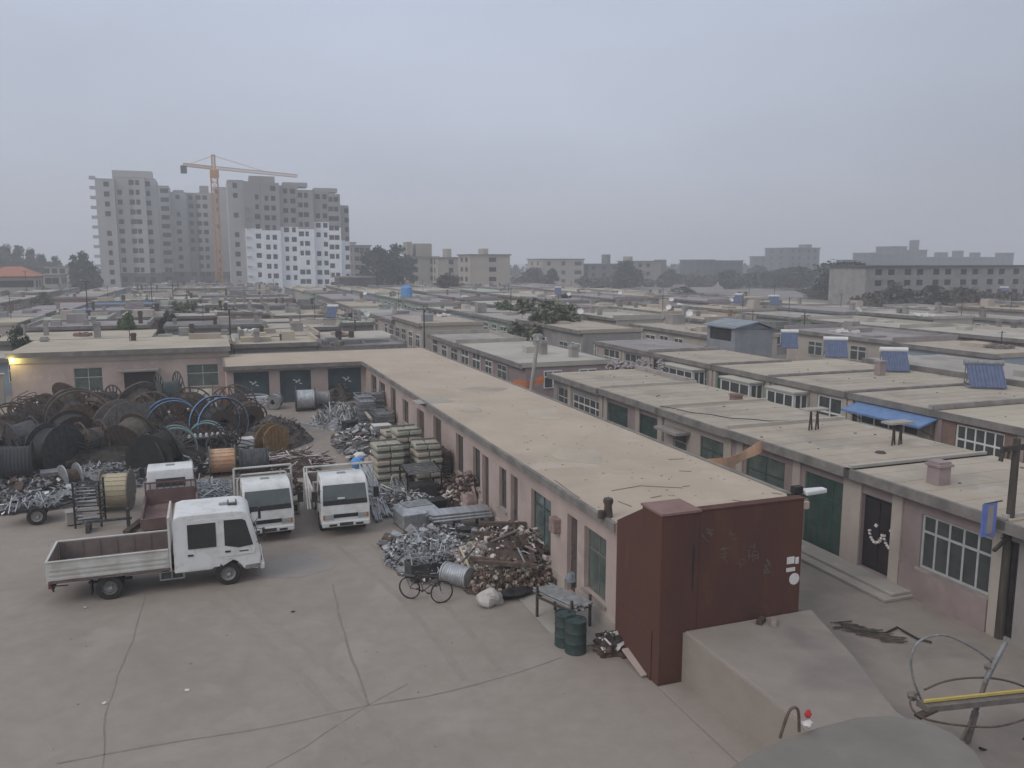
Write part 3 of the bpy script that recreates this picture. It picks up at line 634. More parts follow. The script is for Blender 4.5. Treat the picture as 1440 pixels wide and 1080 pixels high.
mb = MB(); mb.add([(-.02, 0, 3.1), (-1.15, 0, 2.78), (-1.15, ta - tb, 2.78), (-.02, ta - tb, 3.1), (-.02, 0, 3.04), (-1.15, 0, 2.68), (-1.15, ta - tb, 2.68), (-.02, ta - tb, 3.04)], [(0, 1, 2, 3), (7, 6, 5, 4), (1, 5, 6, 2), (0, 4, 5, 1), (3, 2, 6, 7)]).build('sheet', 'blue_roof', q)
for y in (.3, (ta - tb) / 2, ta - tb - .3): MB().bar((-.02, y, 2.2), (-1.1, y, 2.7), .035).build('bracket', 'steel_dark', q)
# solar water heaters on roofs
def solar(s, t, z, lab, rz=-1.1, w=1.5, tank='white_paint', grp='solar water heaters'):
    q = thing('solar_water_heater', lab, 'water heater', s, t, z, rz, grp)
    MB().tube((-w / 2, .55, 1.25), (w / 2, .55, 1.25), .16, n=14).build('tank', tank, q, smooth=True)
    c = MB().obox((0, -.05, .62), (w * .92, 1.55, .06), Matrix.Rotation(R(46), 3, 'X'))
    for i in range(10): x = -w * .42 + i * w * .84 / 9; c.tube((x, -.58, .12), (x, .47, 1.2), .03, n=5)
    c.build('collector', 'solar', q)
    f = MB()
    for x in (-w * .45, w * .45): f.bar((x, .62, 0), (x, .55, 1.1), .05); f.bar((x, -.6, .05), (x, .62, .05), .05); f.bar((x, .62, .02), (x, -.2, .55), .04)
    f.build('frame', 'galv_dull', q); return q
for x, y, lab, rz, w, tk in ((1258, 522, 'blue solar water heater with white tank left of the larger one on second-row roofs', -.55, 1.6, 'white_paint'), (1385, 545, 'large blue solar water heater with grey tank at the right edge', -.6, 1.9, 'galv_dull'),
        (1110, 490, 'small solar water heater with white tank just right of the grey shed', -.6, 1.3, 'white_paint'), (1175, 503, 'grey solar water heater between the shed and the blue collectors', -.6, 1.6, 'white_paint')):
    s, t = PZ(x, y, 3.42); q = solar(s, t, 3.43, lab, rz, w, tk)
s, t = PZ(1237, 527, 3.42); q = thing('brick_chimney', 'squat brick chimney beside the left blue solar heater', 'chimney', s, t, 3.43); MB().box(-.22, .22, -.22, .22, 0, .75).build('stack', 'wall_rose', q); MB().box(-.27, .27, -.27, .27, .75, .84).build('cap', 'roof_mauve', q)
s, t = PZ(1383, 540, 3.42)
# slate shed behind the second row
cs, ct = PZ(1033, 489, 3.3); fs_, ft_ = PZ(990, 484, 3.3)
q = thing('rooftop_shed', 'grey blue sheet-metal shed with dark opening rising above the second row', 'shed', cs, ct, 0)
D_ = 3.9; W_ = PZ(1074, 485, 3.3)[0] - cs
mb = MB(); panel(mb, 'x', 0, .1, 0, D_, 0, 5.0, [(.5, D_ - .4, 3.75, 4.7)]); mb.box(.1, W_, 0, .1, 0, 4.75); mb.box(.1, W_, D_ - .1, D_, 0, 4.75); mb.box(W_ - .1, W_, .1, D_ - .1, 0, 4.6); mb.build('wall', 'shed_grey', q)
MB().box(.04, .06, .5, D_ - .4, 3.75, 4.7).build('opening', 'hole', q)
MB().add([(-.3, -.3, 4.9), (W_ * .55, -.3, 5.35), (W_ + .2, -.3, 4.75), (W_ + .2, D_ + .3, 4.75), (W_ * .55, D_ + .3, 5.35), (-.3, D_ + .3, 4.9), (-.3, -.3, 4.8), (W_ * .55, -.3, 5.25), (W_ + .2, -.3, 4.65), (W_ + .2, D_ + .3, 4.65), (W_ * .55, D_ + .3, 5.25), (-.3, D_ + .3, 4.8)],
    [(0, 1, 4, 5), (1, 2, 3, 4), (6, 7, 1, 0), (7, 8, 2, 1), (5, 11, 6, 0), (11, 10, 7, 6), (10, 9, 8, 7), (3, 2, 8, 9), (4, 3, 9, 10), (5, 4, 10, 11)]).add([(0, 0, 4.75), (W_ * .55, 0, 5.2), (W_, 0, 4.6)], [(0, 2, 1)]).build('roof', 'slate_blue', q)
# ---------------------------------------------------------------- trees
def crown_mesh(seed, n, leaf, shape, clump=26):
    rnd = random.Random(seed); mb = MB(); cs = []
    for i in range(clump):
        z = rnd.uniform(0, 1); rr = {'round': math.sqrt(max(.05, 1 - (2 * z - 1) ** 2)) * .42, 'cone': (1 - z) * .36 + .05, 'tall': (.5 - abs(z - .42)) * .62 + .06}[shape]
        a = rnd.uniform(0, 6.28); q = rnd.uniform(.35, 1); cs.append((Vector((math.cos(a) * rr * q, math.sin(a) * rr * q, z)), rnd.uniform(.08, .17)))
    for i in range(n):
        c, r = rnd.choice(cs); d = Vector((rnd.gauss(0, 1), rnd.gauss(0, 1), rnd.gauss(0, 1))).normalized() * r * rnd.uniform(.3, 1.1); p = c + d
        m = euler(rnd.uniform(-1.2, 1.2), rnd.uniform(-1.2, 1.2), rnd.uniform(0, 6)); l = leaf * rnd.uniform(.6, 1.5)
        mb.add([p + m @ Vector(v) for v in ((-l, 0, 0), (0, -l * .5, .1 * l), (l, 0, 0), (0, l * .5, -.1 * l))], [(0, 1, 2, 3)])
    return mb
TR = {}
def tree(s, t, zg, h, w, kind, label, group='trees standing among the low houses', trunk=.25, lm='leaf_dark', name='tree', seed=None):
    key = (kind, lm, (seed or 0) % 3)
    q = thing(name, label, 'tree', s, t, zg, random.uniform(0, 6) if seed is None else seed * 1.3, group)
    if key not in TR:
        mb = crown_mesh(hash(key[0]) % 1 + key[2] * 7 + len(TR), 3600, .042, kind, 40); o = mb.build('crown', lm, q); TR[key] = o.data
    else:
        o = bpy.data.objects.new('crown', TR[key]); col.objects.link(o); o.parent = q
    o.scale = (w, w, h * (1 - trunk * .6)); o.location = (0, 0, h * trunk * .6)
    mb = MB(); r = h * .022; mb.tube((0, 0, -.2), (0.02 * h, 0, h * .45), r, r * .6, 7); mb.tube((.02 * h, 0, h * .4), (.1 * w, .08 * w, h * .75), r * .6, r * .2, 5)
    for k in range(4): a = k * 1.7; mb.tube((.015 * h, 0, h * (.25 + .07 * k)), (math.cos(a) * w * .25, math.sin(a) * w * .25, h * (.5 + .07 * k)), r * .45, r * .12, 5)
    mb.build('trunk', 'bark', q); return q
def tree_px(x, ybase, ytop, wpx, tt, kind, label, lm='leaf_dark', seed=0, trunk=.2, zg=.62):
    s, z = FT(x, ytop, tt); d = (W(s, tt)).y; w = wpx * d / 1177 * 1.45
    return tree(s, tt, zg, z - zg, w, kind, label, lm=lm, seed=seed, trunk=trunk)
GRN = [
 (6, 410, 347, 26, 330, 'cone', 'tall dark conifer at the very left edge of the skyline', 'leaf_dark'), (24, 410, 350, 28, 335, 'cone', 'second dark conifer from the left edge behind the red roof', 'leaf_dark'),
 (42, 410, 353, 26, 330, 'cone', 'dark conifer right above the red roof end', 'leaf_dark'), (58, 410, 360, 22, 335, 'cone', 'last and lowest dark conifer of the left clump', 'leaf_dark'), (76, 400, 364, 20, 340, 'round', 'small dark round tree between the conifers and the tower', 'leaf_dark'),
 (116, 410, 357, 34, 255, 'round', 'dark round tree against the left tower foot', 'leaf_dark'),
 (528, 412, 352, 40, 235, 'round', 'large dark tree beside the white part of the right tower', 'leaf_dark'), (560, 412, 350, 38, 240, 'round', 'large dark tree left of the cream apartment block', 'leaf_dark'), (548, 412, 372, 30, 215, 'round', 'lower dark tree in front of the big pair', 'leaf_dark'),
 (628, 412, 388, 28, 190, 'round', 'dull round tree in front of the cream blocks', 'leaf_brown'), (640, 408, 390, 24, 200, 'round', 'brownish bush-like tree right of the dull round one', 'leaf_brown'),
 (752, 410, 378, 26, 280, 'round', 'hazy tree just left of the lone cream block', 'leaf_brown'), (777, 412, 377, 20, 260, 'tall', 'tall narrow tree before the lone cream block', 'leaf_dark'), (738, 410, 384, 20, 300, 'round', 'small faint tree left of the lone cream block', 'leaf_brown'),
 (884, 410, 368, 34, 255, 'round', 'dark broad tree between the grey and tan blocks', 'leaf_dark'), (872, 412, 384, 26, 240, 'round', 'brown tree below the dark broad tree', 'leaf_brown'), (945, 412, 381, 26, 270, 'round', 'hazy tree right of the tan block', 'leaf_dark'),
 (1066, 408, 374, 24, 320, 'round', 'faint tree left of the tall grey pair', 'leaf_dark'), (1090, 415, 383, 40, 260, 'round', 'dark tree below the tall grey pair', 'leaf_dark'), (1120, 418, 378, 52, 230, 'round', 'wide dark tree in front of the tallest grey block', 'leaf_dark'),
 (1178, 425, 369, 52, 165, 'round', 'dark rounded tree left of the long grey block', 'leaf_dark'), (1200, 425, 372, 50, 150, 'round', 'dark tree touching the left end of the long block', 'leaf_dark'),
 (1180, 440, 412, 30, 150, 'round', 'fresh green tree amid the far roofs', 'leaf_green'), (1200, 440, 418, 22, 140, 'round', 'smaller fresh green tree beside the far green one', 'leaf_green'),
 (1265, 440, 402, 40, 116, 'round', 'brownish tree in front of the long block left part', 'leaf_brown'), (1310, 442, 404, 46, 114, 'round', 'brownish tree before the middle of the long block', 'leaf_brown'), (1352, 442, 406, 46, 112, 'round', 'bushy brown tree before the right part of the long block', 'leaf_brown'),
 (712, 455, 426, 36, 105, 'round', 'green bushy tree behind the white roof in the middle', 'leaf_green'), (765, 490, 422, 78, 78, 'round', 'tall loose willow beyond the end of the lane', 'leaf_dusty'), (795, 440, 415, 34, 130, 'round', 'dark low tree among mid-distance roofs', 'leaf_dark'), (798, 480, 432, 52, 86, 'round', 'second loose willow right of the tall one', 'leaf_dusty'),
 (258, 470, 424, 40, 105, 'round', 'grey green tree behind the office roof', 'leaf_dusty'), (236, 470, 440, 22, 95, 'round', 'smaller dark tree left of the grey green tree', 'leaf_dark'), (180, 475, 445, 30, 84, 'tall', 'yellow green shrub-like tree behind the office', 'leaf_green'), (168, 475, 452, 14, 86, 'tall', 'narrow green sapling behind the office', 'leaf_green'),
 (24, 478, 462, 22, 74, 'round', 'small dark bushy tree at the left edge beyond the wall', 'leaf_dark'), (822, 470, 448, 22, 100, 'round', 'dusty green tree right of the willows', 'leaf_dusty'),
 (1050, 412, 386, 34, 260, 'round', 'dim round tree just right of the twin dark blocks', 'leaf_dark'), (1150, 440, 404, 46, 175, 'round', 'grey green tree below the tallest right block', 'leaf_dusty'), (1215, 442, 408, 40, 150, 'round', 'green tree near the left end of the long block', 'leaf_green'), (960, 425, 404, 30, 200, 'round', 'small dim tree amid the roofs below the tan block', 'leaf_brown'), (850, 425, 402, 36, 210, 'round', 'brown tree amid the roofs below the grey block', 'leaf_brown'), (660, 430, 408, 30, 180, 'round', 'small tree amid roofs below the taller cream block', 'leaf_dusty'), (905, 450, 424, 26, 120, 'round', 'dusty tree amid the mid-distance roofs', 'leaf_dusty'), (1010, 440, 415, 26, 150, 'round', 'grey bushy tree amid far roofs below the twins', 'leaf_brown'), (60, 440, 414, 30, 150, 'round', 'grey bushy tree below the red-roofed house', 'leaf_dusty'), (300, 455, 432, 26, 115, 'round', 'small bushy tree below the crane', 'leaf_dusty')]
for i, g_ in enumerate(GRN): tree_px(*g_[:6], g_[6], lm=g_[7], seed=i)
# ---------------------------------------------------------------- utility poles
def pole(s, t, zg, h, lab, m='pole_wood', r=.12, arms=1, lean=(0, 0)):
    q = thing('utility_pole', lab, 'utility pole', s, t, zg, group='utility poles')
    MB().tube((0, 0, -.3), (lean[0], lean[1], h), r, r * .7, 10).build('post', m, q, smooth=True)
    for k in range(arms):
        z = h - .35 - k * .6; o = MB().box(lean[0] * .95 - .6, lean[0] * .95 + .6, -.16, -.07, z, z + .09).build('crossarm', m, q)
        i = MB()
        for x in (-.5, 0, .5): i.tube((lean[0] * .95 + x, -.11, z + .09), (lean[0] * .95 + x, -.11, z + .24), .035)
        i.build('insulator', 'porcelain', o)
    return q
def pole_px(x, ytop, t, lab, **kw):
    s, z = FT(x, ytop, t); return pole(s, t, G(t), z - G(t), lab, **kw)
s, t = PZ(1405, 897, 0); zt = FT(1414, 618, t)[1]
big = pole(s, t, 0, zt, 'dark wooden pole rising beside the lane at the right', r=.13, arms=0)
f = MB(); f.bar((-.1, 0, 2.75), (1.4, -.2, 3.6), .1); f.bar((-.1, 0, 2.75), (-.6, -.1, 2.55), .08); f.bar((-.5, -.2, 2.9), (.3, .1, 3.35), .05); f.build('bracket', 'pole_wood', big)
f = MB(); f.box(-.6, .5, -.1, -.02, zt - .3, zt - .16); f.bar((-.5, -.06, zt - .2), (-.6, -.06, zt - .55), .08); f.bar((-.3, -.06, zt - .2), (-.35, -.06, zt - .5), .05); f.build('crossarm', 'pole_wood', big)
s_, z_ = FT(1390, 730, t - .15); q = thing('hanging_sign', 'faded blue and white panel hung on the right wooden pole', 'sign', s_, t - .16, z_)
MB().box(-.24, .24, -.02, .02, -.45, .42).build('panel', 'sign_blue', q); MB().box(-.08, .12, -.028, -.022, -.38, .36).build('faded_stripe', 'roof_mauve', q); MB().bar((-.2, .0, .42), (.42, .0, .45), .03).build('hanger', 'steel_dark', q)
for a in (('tall dark pole behind the junction of office and store', 322, 430, 76, {}), ('tall dark pole beyond the outer corner of the sandy roof', 596, 430, 76, {}), ('thin pole among the roofs left of the storage corner', 499, 446, 86, {}),
          ('pole before the mid-distance roofs right of the shed', 1132, 440, 72, {}), ('pole near the yellowish roof in mid distance', 967, 412, 130, {}), ('pole left of the shed in mid distance', 1062, 432, 110, {}), ('thin pole near the fresh green tree', 1222, 430, 95, {}),
          ('pale pole by the blue roof sheet on the left', 120, 392, 120, {}), ('thin pole in front of the left tower', 212, 395, 140, {}), ('thin pole in front of the tower crane', 242, 395, 140, {}), ('pole left of the red-roofed house foreground', 35, 380, 190, {}), ('pole right of the cream apartment block', 715, 398, 170, {}), ('thin pole in the hazy middle right of the grey block', 1022, 385, 230, {}), ('pole between far roofs in front of the long block', 1300, 428, 125, {})):
    pole_px(a[1], a[2], a[3], a[0], r=.09)
q = pole(*PZ(770, 545, 0), 0, 5.2, 'leaning pale concrete pole at the far end of the lane', 'pole_conc', .15, 1, (.75, 0)); q.location = W(18.2, 47.2, .3)

def wire(p, q_, sag, lab):
    a, b = Vector(p), Vector(q_); pts = []
    for i in range(17): u = i / 16; c = a.lerp(b, u); c.z -= sag * 4 * u * (1 - u); pts.append(c)
    tag(MB().path(pts, .018, 4).build('overhead_wire', 'black_cable', s=0, t=0), lab, 'wire', 'overhead wires between the poles')
def PP(x, y, t): s, z = FT(x, y, t); return (s, t, z)
for i, (p, q_) in enumerate(((PP(322, 434, 76), PP(596, 434, 76)), (PP(596, 436, 76), PP(967, 418, 130)), (PP(322, 438, 76), PP(120, 397, 120)), (PP(120, 396, 120), PP(212, 399, 140)), (PP(1132, 444, 72), PP(1062, 437, 110)), (PP(1132, 446, 72), PP(1222, 434, 95)), (PP(1222, 436, 95), PP(1300, 432, 125)), (PP(967, 416, 130), PP(1062, 436, 110)))):
    wire(p, q_, 1.0 + .2 * i, f'thin black overhead wire, {ORD[i + 1]} span counted along the rooftop poles')
# ---------------------------------------------------------------- the low district: rows of houses fading into the haze
random.seed(23)
RM = ['roof_grey', 'roof_dusty', 'roof_pale', 'roof_beige', 'roof_mauve', 'roof_dark', 'roof_green', 'roof_dusty', 'roof_mauve']
RL = {'roof_grey': 'grey', 'roof_dusty': 'dusty', 'roof_pale': 'pale', 'roof_beige': 'beige', 'roof_mauve': 'mauve', 'roof_dark': 'dark', 'roof_green': 'greenish', 'roof_sand': 'sandy'}
WM = ['wall_grey', 'wall_cream', 'wall_rose', 'wall_grey', 'wall_cream', 'wall_pink', 'wall_mint', 'wall_blue', 'wall_brick']
WL = {'wall_grey': 'grey', 'wall_cream': 'cream', 'wall_rose': 'rose', 'wall_pink': 'pink', 'wall_mint': 'mint', 'wall_blue': 'pale blue', 'wall_brick': 'brick'}
def inview(s, t, z=3, m=60):
    p = W(s, t, z); d = p.y * CP - (p.z - H) * SP
    if d < 5: return False
    return -m < 720 + F * p.x / d < 1440 + m
fw_me = {}
def far_win(root, ax, c, u, z, w=1.3, h=1.2, sgn=-1, fm='frame_white', gm='glass'):
    key = (ax, w, h, sgn, fm)
    if key not in fw_me:
        mb = MB(); pb(mb, ax, -.05, .05, -w / 2, w / 2, -h / 2, h / 2); a = mb.build('window', fm, root)
        p = MB()
        for q in (-1, 1): pb(p, ax, -.062, .062, q * w / 4 - w * .21, q * w / 4 + w * .21, -h / 2 + .08, h * .12); pb(p, ax, -.062, .062, q * w / 4 - w * .21, q * w / 4 + w * .21, h * .2, h / 2 - .08)
        b = p.build('pane', gm, a); fw_me[key] = (a.data, b.data)
    else:
        a = bpy.data.objects.new('window', fw_me[key][0]); col.objects.link(a); a.parent = root
        b = bpy.data.objects.new('pane', fw_me[key][1]); col.objects.link(b); b.parent = a
    a.location = (c, u, z) if ax == 'x' else (u, c, z)
count = 0
def clutter(ro, w, d, h):
    for k in range(random.choice((0, 0, 1))):
        x, y = random.uniform(.3, w - .3), random.uniform(.3, d - .3); q = random.uniform(1.2, 3.2)
        MB().box(x - .028, x + .028, y - .028, y + .028, h, h + q).box(x - .4, x + .4, y - .02, y + .02, h + q * .9, h + q * .9 + .03).build('antenna', 'steel_dark', ro)
    if random.random() < .45:
        mb = MB(); x, y = random.uniform(.8, w - 1), random.uniform(.8, d - 1)
        for i in range(random.randint(5, 14)): mb.obox((x + random.uniform(-.7, .7), y + random.uniform(-.8, .8), h + .12), (random.uniform(.2, .8), random.uniform(.1, .5), random.uniform(.08, .35)), euler(random.uniform(-.3, .3), random.uniform(-.3, .3), random.random() * 3))
        o = mb.build('roof_junk', random.choice(['frame_white', 'wall_brick', 'wood_grey', 'roof_pale', 'porcelain']), ro); o['kind'] = 'stuff'
    if random.random() < .2:
        x, y = random.uniform(.8, w - 1.6), random.uniform(.8, d - 1.8); MB().box(x, x + random.uniform(.8, 1.5), y, y + random.uniform(.8, 1.6), h, h + random.uniform(.5, 1.3)).build('roof_hut', random.choice(['wall_grey', 'wall_cream', 'shed_grey']), ro)
def generic(s0, s1, t0, t1, zr, rowname, idx, detail, zg=.62):
    global count
    rm = random.choice(RM); wm = random.choice(WM)
    nth = ORD[idx] if idx < len(ORD) else 'far'
    feats = random.choice(['', ' and parapet', ' and chimney'])
    r = thing('low_house', f'{WL[wm]} house, {RL[rm]} roof, {nth} along the {rowname}', 'house', s0, t0, zg, group='low flat-roofed houses of the district')
    w, d, h = s1 - s0, t1 - t0, zr - zg
    MB().box(0, w, 0, d, -.3, h - .2).build('wall', wm, r)
    rf = MB(); rf.box(-.35, w + .2, -.1, d + .1, h - .2, h)
    if 'parapet' in feats: rf.box(-.35, w + .2, -.1, .08, h, h + .35); rf.box(-.35, w + .2, d - .08, d + .1, h, h + .35); rf.box(w, w + .2, .08, d - .08, h, h + .3)
    else: rf.box(-.35, w + .2, -.1, .06, h, h + .12)
    for k in range(random.randint(0, 2)):
        x, y = random.uniform(.5, w - 2), random.uniform(.5, d - 2.5); rf.box(x, x + random.uniform(.8, 1.8), y, y + random.uniform(.8, 2.4), h, h + random.uniform(.15, .5))
    rf.k = 1; rf.box(-.37, -.25, -.1, d + .1, h - .28, h + .04); rf.box(w + .1, w + .22, -.1, d + .1, h - .28, h + .04)
    ro = rf.build('roof', [rm, 'fascia'], r)
    if 'chimney' in feats or random.random() < .4:
        for k in range(random.randint(1, 3)):
            x, y = random.uniform(.6, w - .6), random.uniform(1, d - 1); chimney(ro, x, y, h, random.uniform(.35, .6), random.uniform(.5, 1.1), random.choice(['wall_brick', 'roof_dark', 'wall_grey', 'wall_grey']))
    if detail:
        n = max(2, int(d / 2.6)); c = (-.03 if s0 > 5 else w + .03)
        for i in range(n):
            if random.random() < .85: far_win(r, 'x', c, (i + .5) * d / n, random.uniform(1.45, 1.6), random.choice([1.5, 1.9]), random.choice([1.3, 1.6]), fm=random.choice(['frame_white', 'frame_grey']))
    if detail and t0 < 110:
        far_win(r, 'y', -.03, w * .3, 1.6, 1.3, 1.2); far_win(r, 'y', -.03, w * .7, 1.6, 1.3, 1.2)
    clutter(ro, w, d, h); count += 1; return r, ro
rows = []
for k in range(-11, 24):
    s0 = 41.3 + 11 * (k - 2); rows.append((k, s0))
rown = {}
for k, s0 in rows:
    if k >= 2: nm = f'{ORD[k + 1]} row right of the lane' if k + 1 < len(ORD) else 'farthest row on the right'
    elif k == 0: nm = 'lane row beyond the leaning pole'
    elif k == 1: nm = 'second row beyond the shed'
    else: nm = f'{ORD[-k]} row on the left'
    t = {0: 51.0, 1: 66.0}.get(k, 14.0 if k >= 2 else (67.5 if k == -1 else 75.0)); idx = 0
    js = random.uniform(-.5, .5)
    while t < 262 and count < 290:
        Ln = random.uniform(9, 17) if t < 120 else random.uniform(16, 30)
        t1 = t + Ln; sm = s0 + 3; ok = inview(sm, t + Ln / 2, 3, 30) and not (k >= 2 and inview(sm, t, 3, -2000))
        p = W(sm, t1); px_ = 720 + 1165 * p.x / p.y * .99
        if px_ > 1180 and t1 > 108: break
        if -62 < sm < 45 and t1 > 246: break
        if -16 < s0 < 14 and True: break
        if k == 2 and t1 > 47 and t < 60: t = 60.5; continue
        if ok and t1 > 20:
            idx += 1
            generic(s0 + js, s0 + js + random.uniform(5.6, 6.6), t, t1 - random.choice([.1, .1, 1.8]), 3.4 + random.uniform(-.35, .55) + (.0 if t < 60 else .1), nm, idx, t < 150, zg=G(t))
        t = t1 + (random.choice([0, 0, 0, 3.5]))
        if 148 < t < 152: t += 5
def generic_y(s0, s1, t0, t1, zr, rowname, idx, detail, zg=.62):
    rm = random.choice(RM); wm = random.choice(WM); nth = ORD[idx]
    r = thing('low_house', f'{WL[wm]} house, {RL[rm]} roof, {nth} from the left in the {rowname}', 'house', s0, t0, zg, group='low flat-roofed houses of the district')
    w, d, h = s1 - s0, t1 - t0, zr - zg
    MB().box(0, w, 0, d, -.3, h - .2).build('wall', wm, r)
    rf = MB(); rf.box(-.12, w + .12, -.35, d + .2, h - .2, h)
    if random.random() < .5: rf.box(-.12, .1, -.35, d + .2, h, h + .3); rf.box(w - .1, w + .12, -.35, d + .2, h, h + .3)
    for k in range(random.randint(0, 3)):
        x, y = random.uniform(.3, w - 2.5), random.uniform(.3, d - 2); rf.box(x, x + random.uniform(.8, 2.4), y, y + random.uniform(.6, 1.6), h, h + random.uniform(.15, .9))
    rf.k = 1; rf.box(-.12, w + .12, -.37, -.25, h - .28, h + .04); ro = rf.build('roof', [rm, 'fascia'], r)
    for k in range(random.randint(1, 4)): chimney(ro, random.uniform(.6, w - .6), random.uniform(.8, d - .6), h, random.uniform(.3, .5), random.uniform(.4, 1.3), random.choice(['wall_grey', 'wall_grey', 'rust_dark']))
    clutter(ro, w, d, h)
    if detail:
        n = max(2, int(w / 2.4))
        for i in range(n):
            if random.random() < .85: far_win(r, 'y', -.03, (i + .5) * w / n, 1.5, 1.4, 1.3, fm=random.choice(['frame_white', 'frame_grey']))
tt = 67.0; rr_ = 0
while tt < 250:
    rr_ += 1; dd = random.uniform(5.5, 8.5); ss_ = -16.5 + random.uniform(-1, 1); ii = 0
    while ss_ < 15.5:
        ww = random.uniform(6, 13) if tt < 140 else random.uniform(9, 17); e1 = min(ss_ + ww, 16.5)
        if e1 - ss_ > 3.5:
            ii += 1; generic_y(ss_, e1 - random.choice([.15, .15, 1.4]), tt + random.uniform(0, 1), tt + dd, 3.3 + random.uniform(-.3, .8), f'{ORD[min(rr_, 20)]} row behind the store', ii, tt < 120)
        ss_ += ww
    tt += dd + random.uniform(2.5, 6)
# the purple-roofed yard building set at an angle behind the office, and other special ones
def quad_house(name, lab, px, zr, wm, rm, par=.0, zg=.6):
    P = [PZ(x, y, zr) for x, y in px]; c = P[0]; r = thing(name, lab, 'house', c[0], c[1], zg)
    poly = [(a - c[0], b - c[1]) for a, b in P]; mb = MB().prism(poly, -.3, zr - zg - .2); mb.build('wall', wm, r)
    cx = sum(a for a, b in poly) / 4; cy = sum(b for a, b in poly) / 4
    ex = [((a - cx) * 1.03 + cx, (b - cy) * 1.03 + cy) for a, b in poly]; rf = MB().prism(ex, zr - zg - .2, zr - zg)
    if par:
        for i in range(4): a, b = ex[i], ex[(i + 1) % 4]; rf.bar((a[0], a[1], zr - zg + par / 2), (b[0], b[1], zr - zg + par / 2), .2, par)
    rf.build('roof', [rm], r); return r
def roof_sheet(x, y, z, w, d, m, lab, rz=0):
    s, t = PZ(x, y, z); q = thing('roof_sheet', lab, 'roof sheet', s, t, z, rz)
    mb = MB(); n = int(w / .4)
    for i in range(n): mb.box(i * w / n, (i + .55) * w / n, 0, d, .03, .09); 
    mb.box(0, w, 0, d, 0, .05); mb.build('sheet', m, q); MB().box(0, w, -.08, 0, -.25, .02).build('edge_board', 'fascia', q)
    for x_ in (.3, w - .3): MB().box(x_ - .06, x_ + .06, .1, .22, -3.2, 0).build('post', 'fascia', q)
roof_sheet(128, 429, 4.2, 7.5, 4.5, 'blue_roof', 'long blue corrugated roof sheet left of the towers foreground')
roof_sheet(97, 437, 4.2, 2.2, 3, 'blue_roof', 'small blue roof sheet left of the long blue one')
def tank(x, y, z, lab, m='blue_cloth', r=.9, h=1.3):
    s, t = PZ(x, y, z); q = thing('water_tank', lab, 'water tank', s, t, z); MB().lathe([(0, 0), (r, 0), (r, h * .8), (r * .4, h), (0, h)], 16, close=False).build('vessel', m, q, smooth=True)
    MB().box(-r, r, -r, r, -.12, -.005).build('stand', 'fascia', q)
tank(572, 417, 4.0, 'blue round water tank on a roof right of the towers', r=1.0, h=1.9)
for i in range(22):
    x, y = random.uniform(420, 1430), random.uniform(412, 452)
    if 980 < x < 1080 and y > 440: continue
    if x < 600 and y > 450: continue
    s, t = PZ(x, y, 4.1)
    if t < 64: continue
    if i % 2 == 0 or i % 3 == 0:
        q = thing('satellite_dish', f'white satellite dish {["tilted up", "facing left", "on a short mast"][i % 3]} on a distant grey roof', 'satellite dish', s, t, 4.1, random.uniform(-1, 1), 'satellite dishes on distant roofs')
        MB().lathe([(0, 0), (.25, .03), (.36, .12), (.36, .14), (.25, .06), (0, .03)], 12, c=(0, 0, .6), rot=Matrix.Rotation(R(60), 3, 'X'), close=False).build('dish', 'white_paint', q); MB().bar((0, 0, -.6), (0, .1, .6), .06).build('mast', 'galv_dull', q)
    else:
        q = solar(s, t, 4.02, 'distant rooftop solar water heater with a white tank', random.uniform(-1.2, -.3), random.uniform(1.1, 1.6), grp='distant solar water heaters'); MB().box(-.8, .8, -.7, .75, -.75, 0).build('base', 'fascia_pale', q)
# ---------------------------------------------------------------- apartment blocks on the skyline
pane_me = {}
def wpane(par, name, w, h, ax, loc, m='hole', dep=.12):
    key = (w, h, ax, m)
    if key not in pane_me:
        mb = MB(); pb(mb, ax, -dep / 2, dep / 2, -w / 2, w / 2, -h / 2, h / 2); o = mb.build(name, m, par); pane_me[key] = o.data
    else: o = bpy.data.objects.new(name, pane_me[key]); col.objects.link(o); o.parent = par
    o.location = loc; return o
def block(name, lab, x0, x1, yt, t, depth, m, cols, flh=3.0, wm='hole', pent=(), side=True, zg=.6, ww=1.5, wh=1.5, sbox=None, roofm='fascia'):
    a, z = FT(x0, yt, t); b, _ = FT(x1, yt, t); wd_ = b - a; h = z - zg; nf = max(1, int(round(h / flh))); fh = h / nf
    r = thing(name, lab, 'apartment block' if nf > 2 else 'building', a, t, zg)
    MB().box(0, wd_, 0, depth, 0, h).build('wall', m, r)
    ro = MB().box(-.4, wd_ + .4, -.4, depth + .4, h, h + .35).build('roof', roofm, r)
    for p0, p1, ph in pent:
        s_, _ = FT(p0, yt, t); e_, _ = FT(p1, yt, t); MB().box(s_ - a, e_ - a, depth * .3, depth * .7, h + .35, h + ph).build('penthouse', m, ro)
    n = 0
    for f_ in range(nf):
        for c in cols:
            if n >= 90: break
            wpane(r, 'window', ww, wh, 'y', (wd_ * c, -.0, fh * (f_ + .55)), wm); n += 1
        if side and n < 90:
            for c in (.3, .7): wpane(r, 'window', ww, wh, 'x', (wd_ if (a + b) / 2 < 0 else 0, depth * c, fh * (f_ + .55)), wm); n += 1
    return r
c6 = [.1, .26, .42, .58, .74, .9]
block('apartment_block', 'squat tan block right of the big dark trees', 576, 616, 362, 262, 14, 'block_tan', [.2, .8], pent=((577, 584, 5), (590, 612, 4.5)))
block('apartment_block', 'cream block with small dark stair windows left of the taller cream one', 616, 659, 363, 255, 14, 'block_cream', [.42, .9], pent=((634, 640, 3),))
block('apartment_block', 'taller cream block with one column of dark stair windows', 661, 717, 359, 232, 12, 'block_cream', [.56], ww=2.2, wh=1.3, pent=((685, 692, 2),))
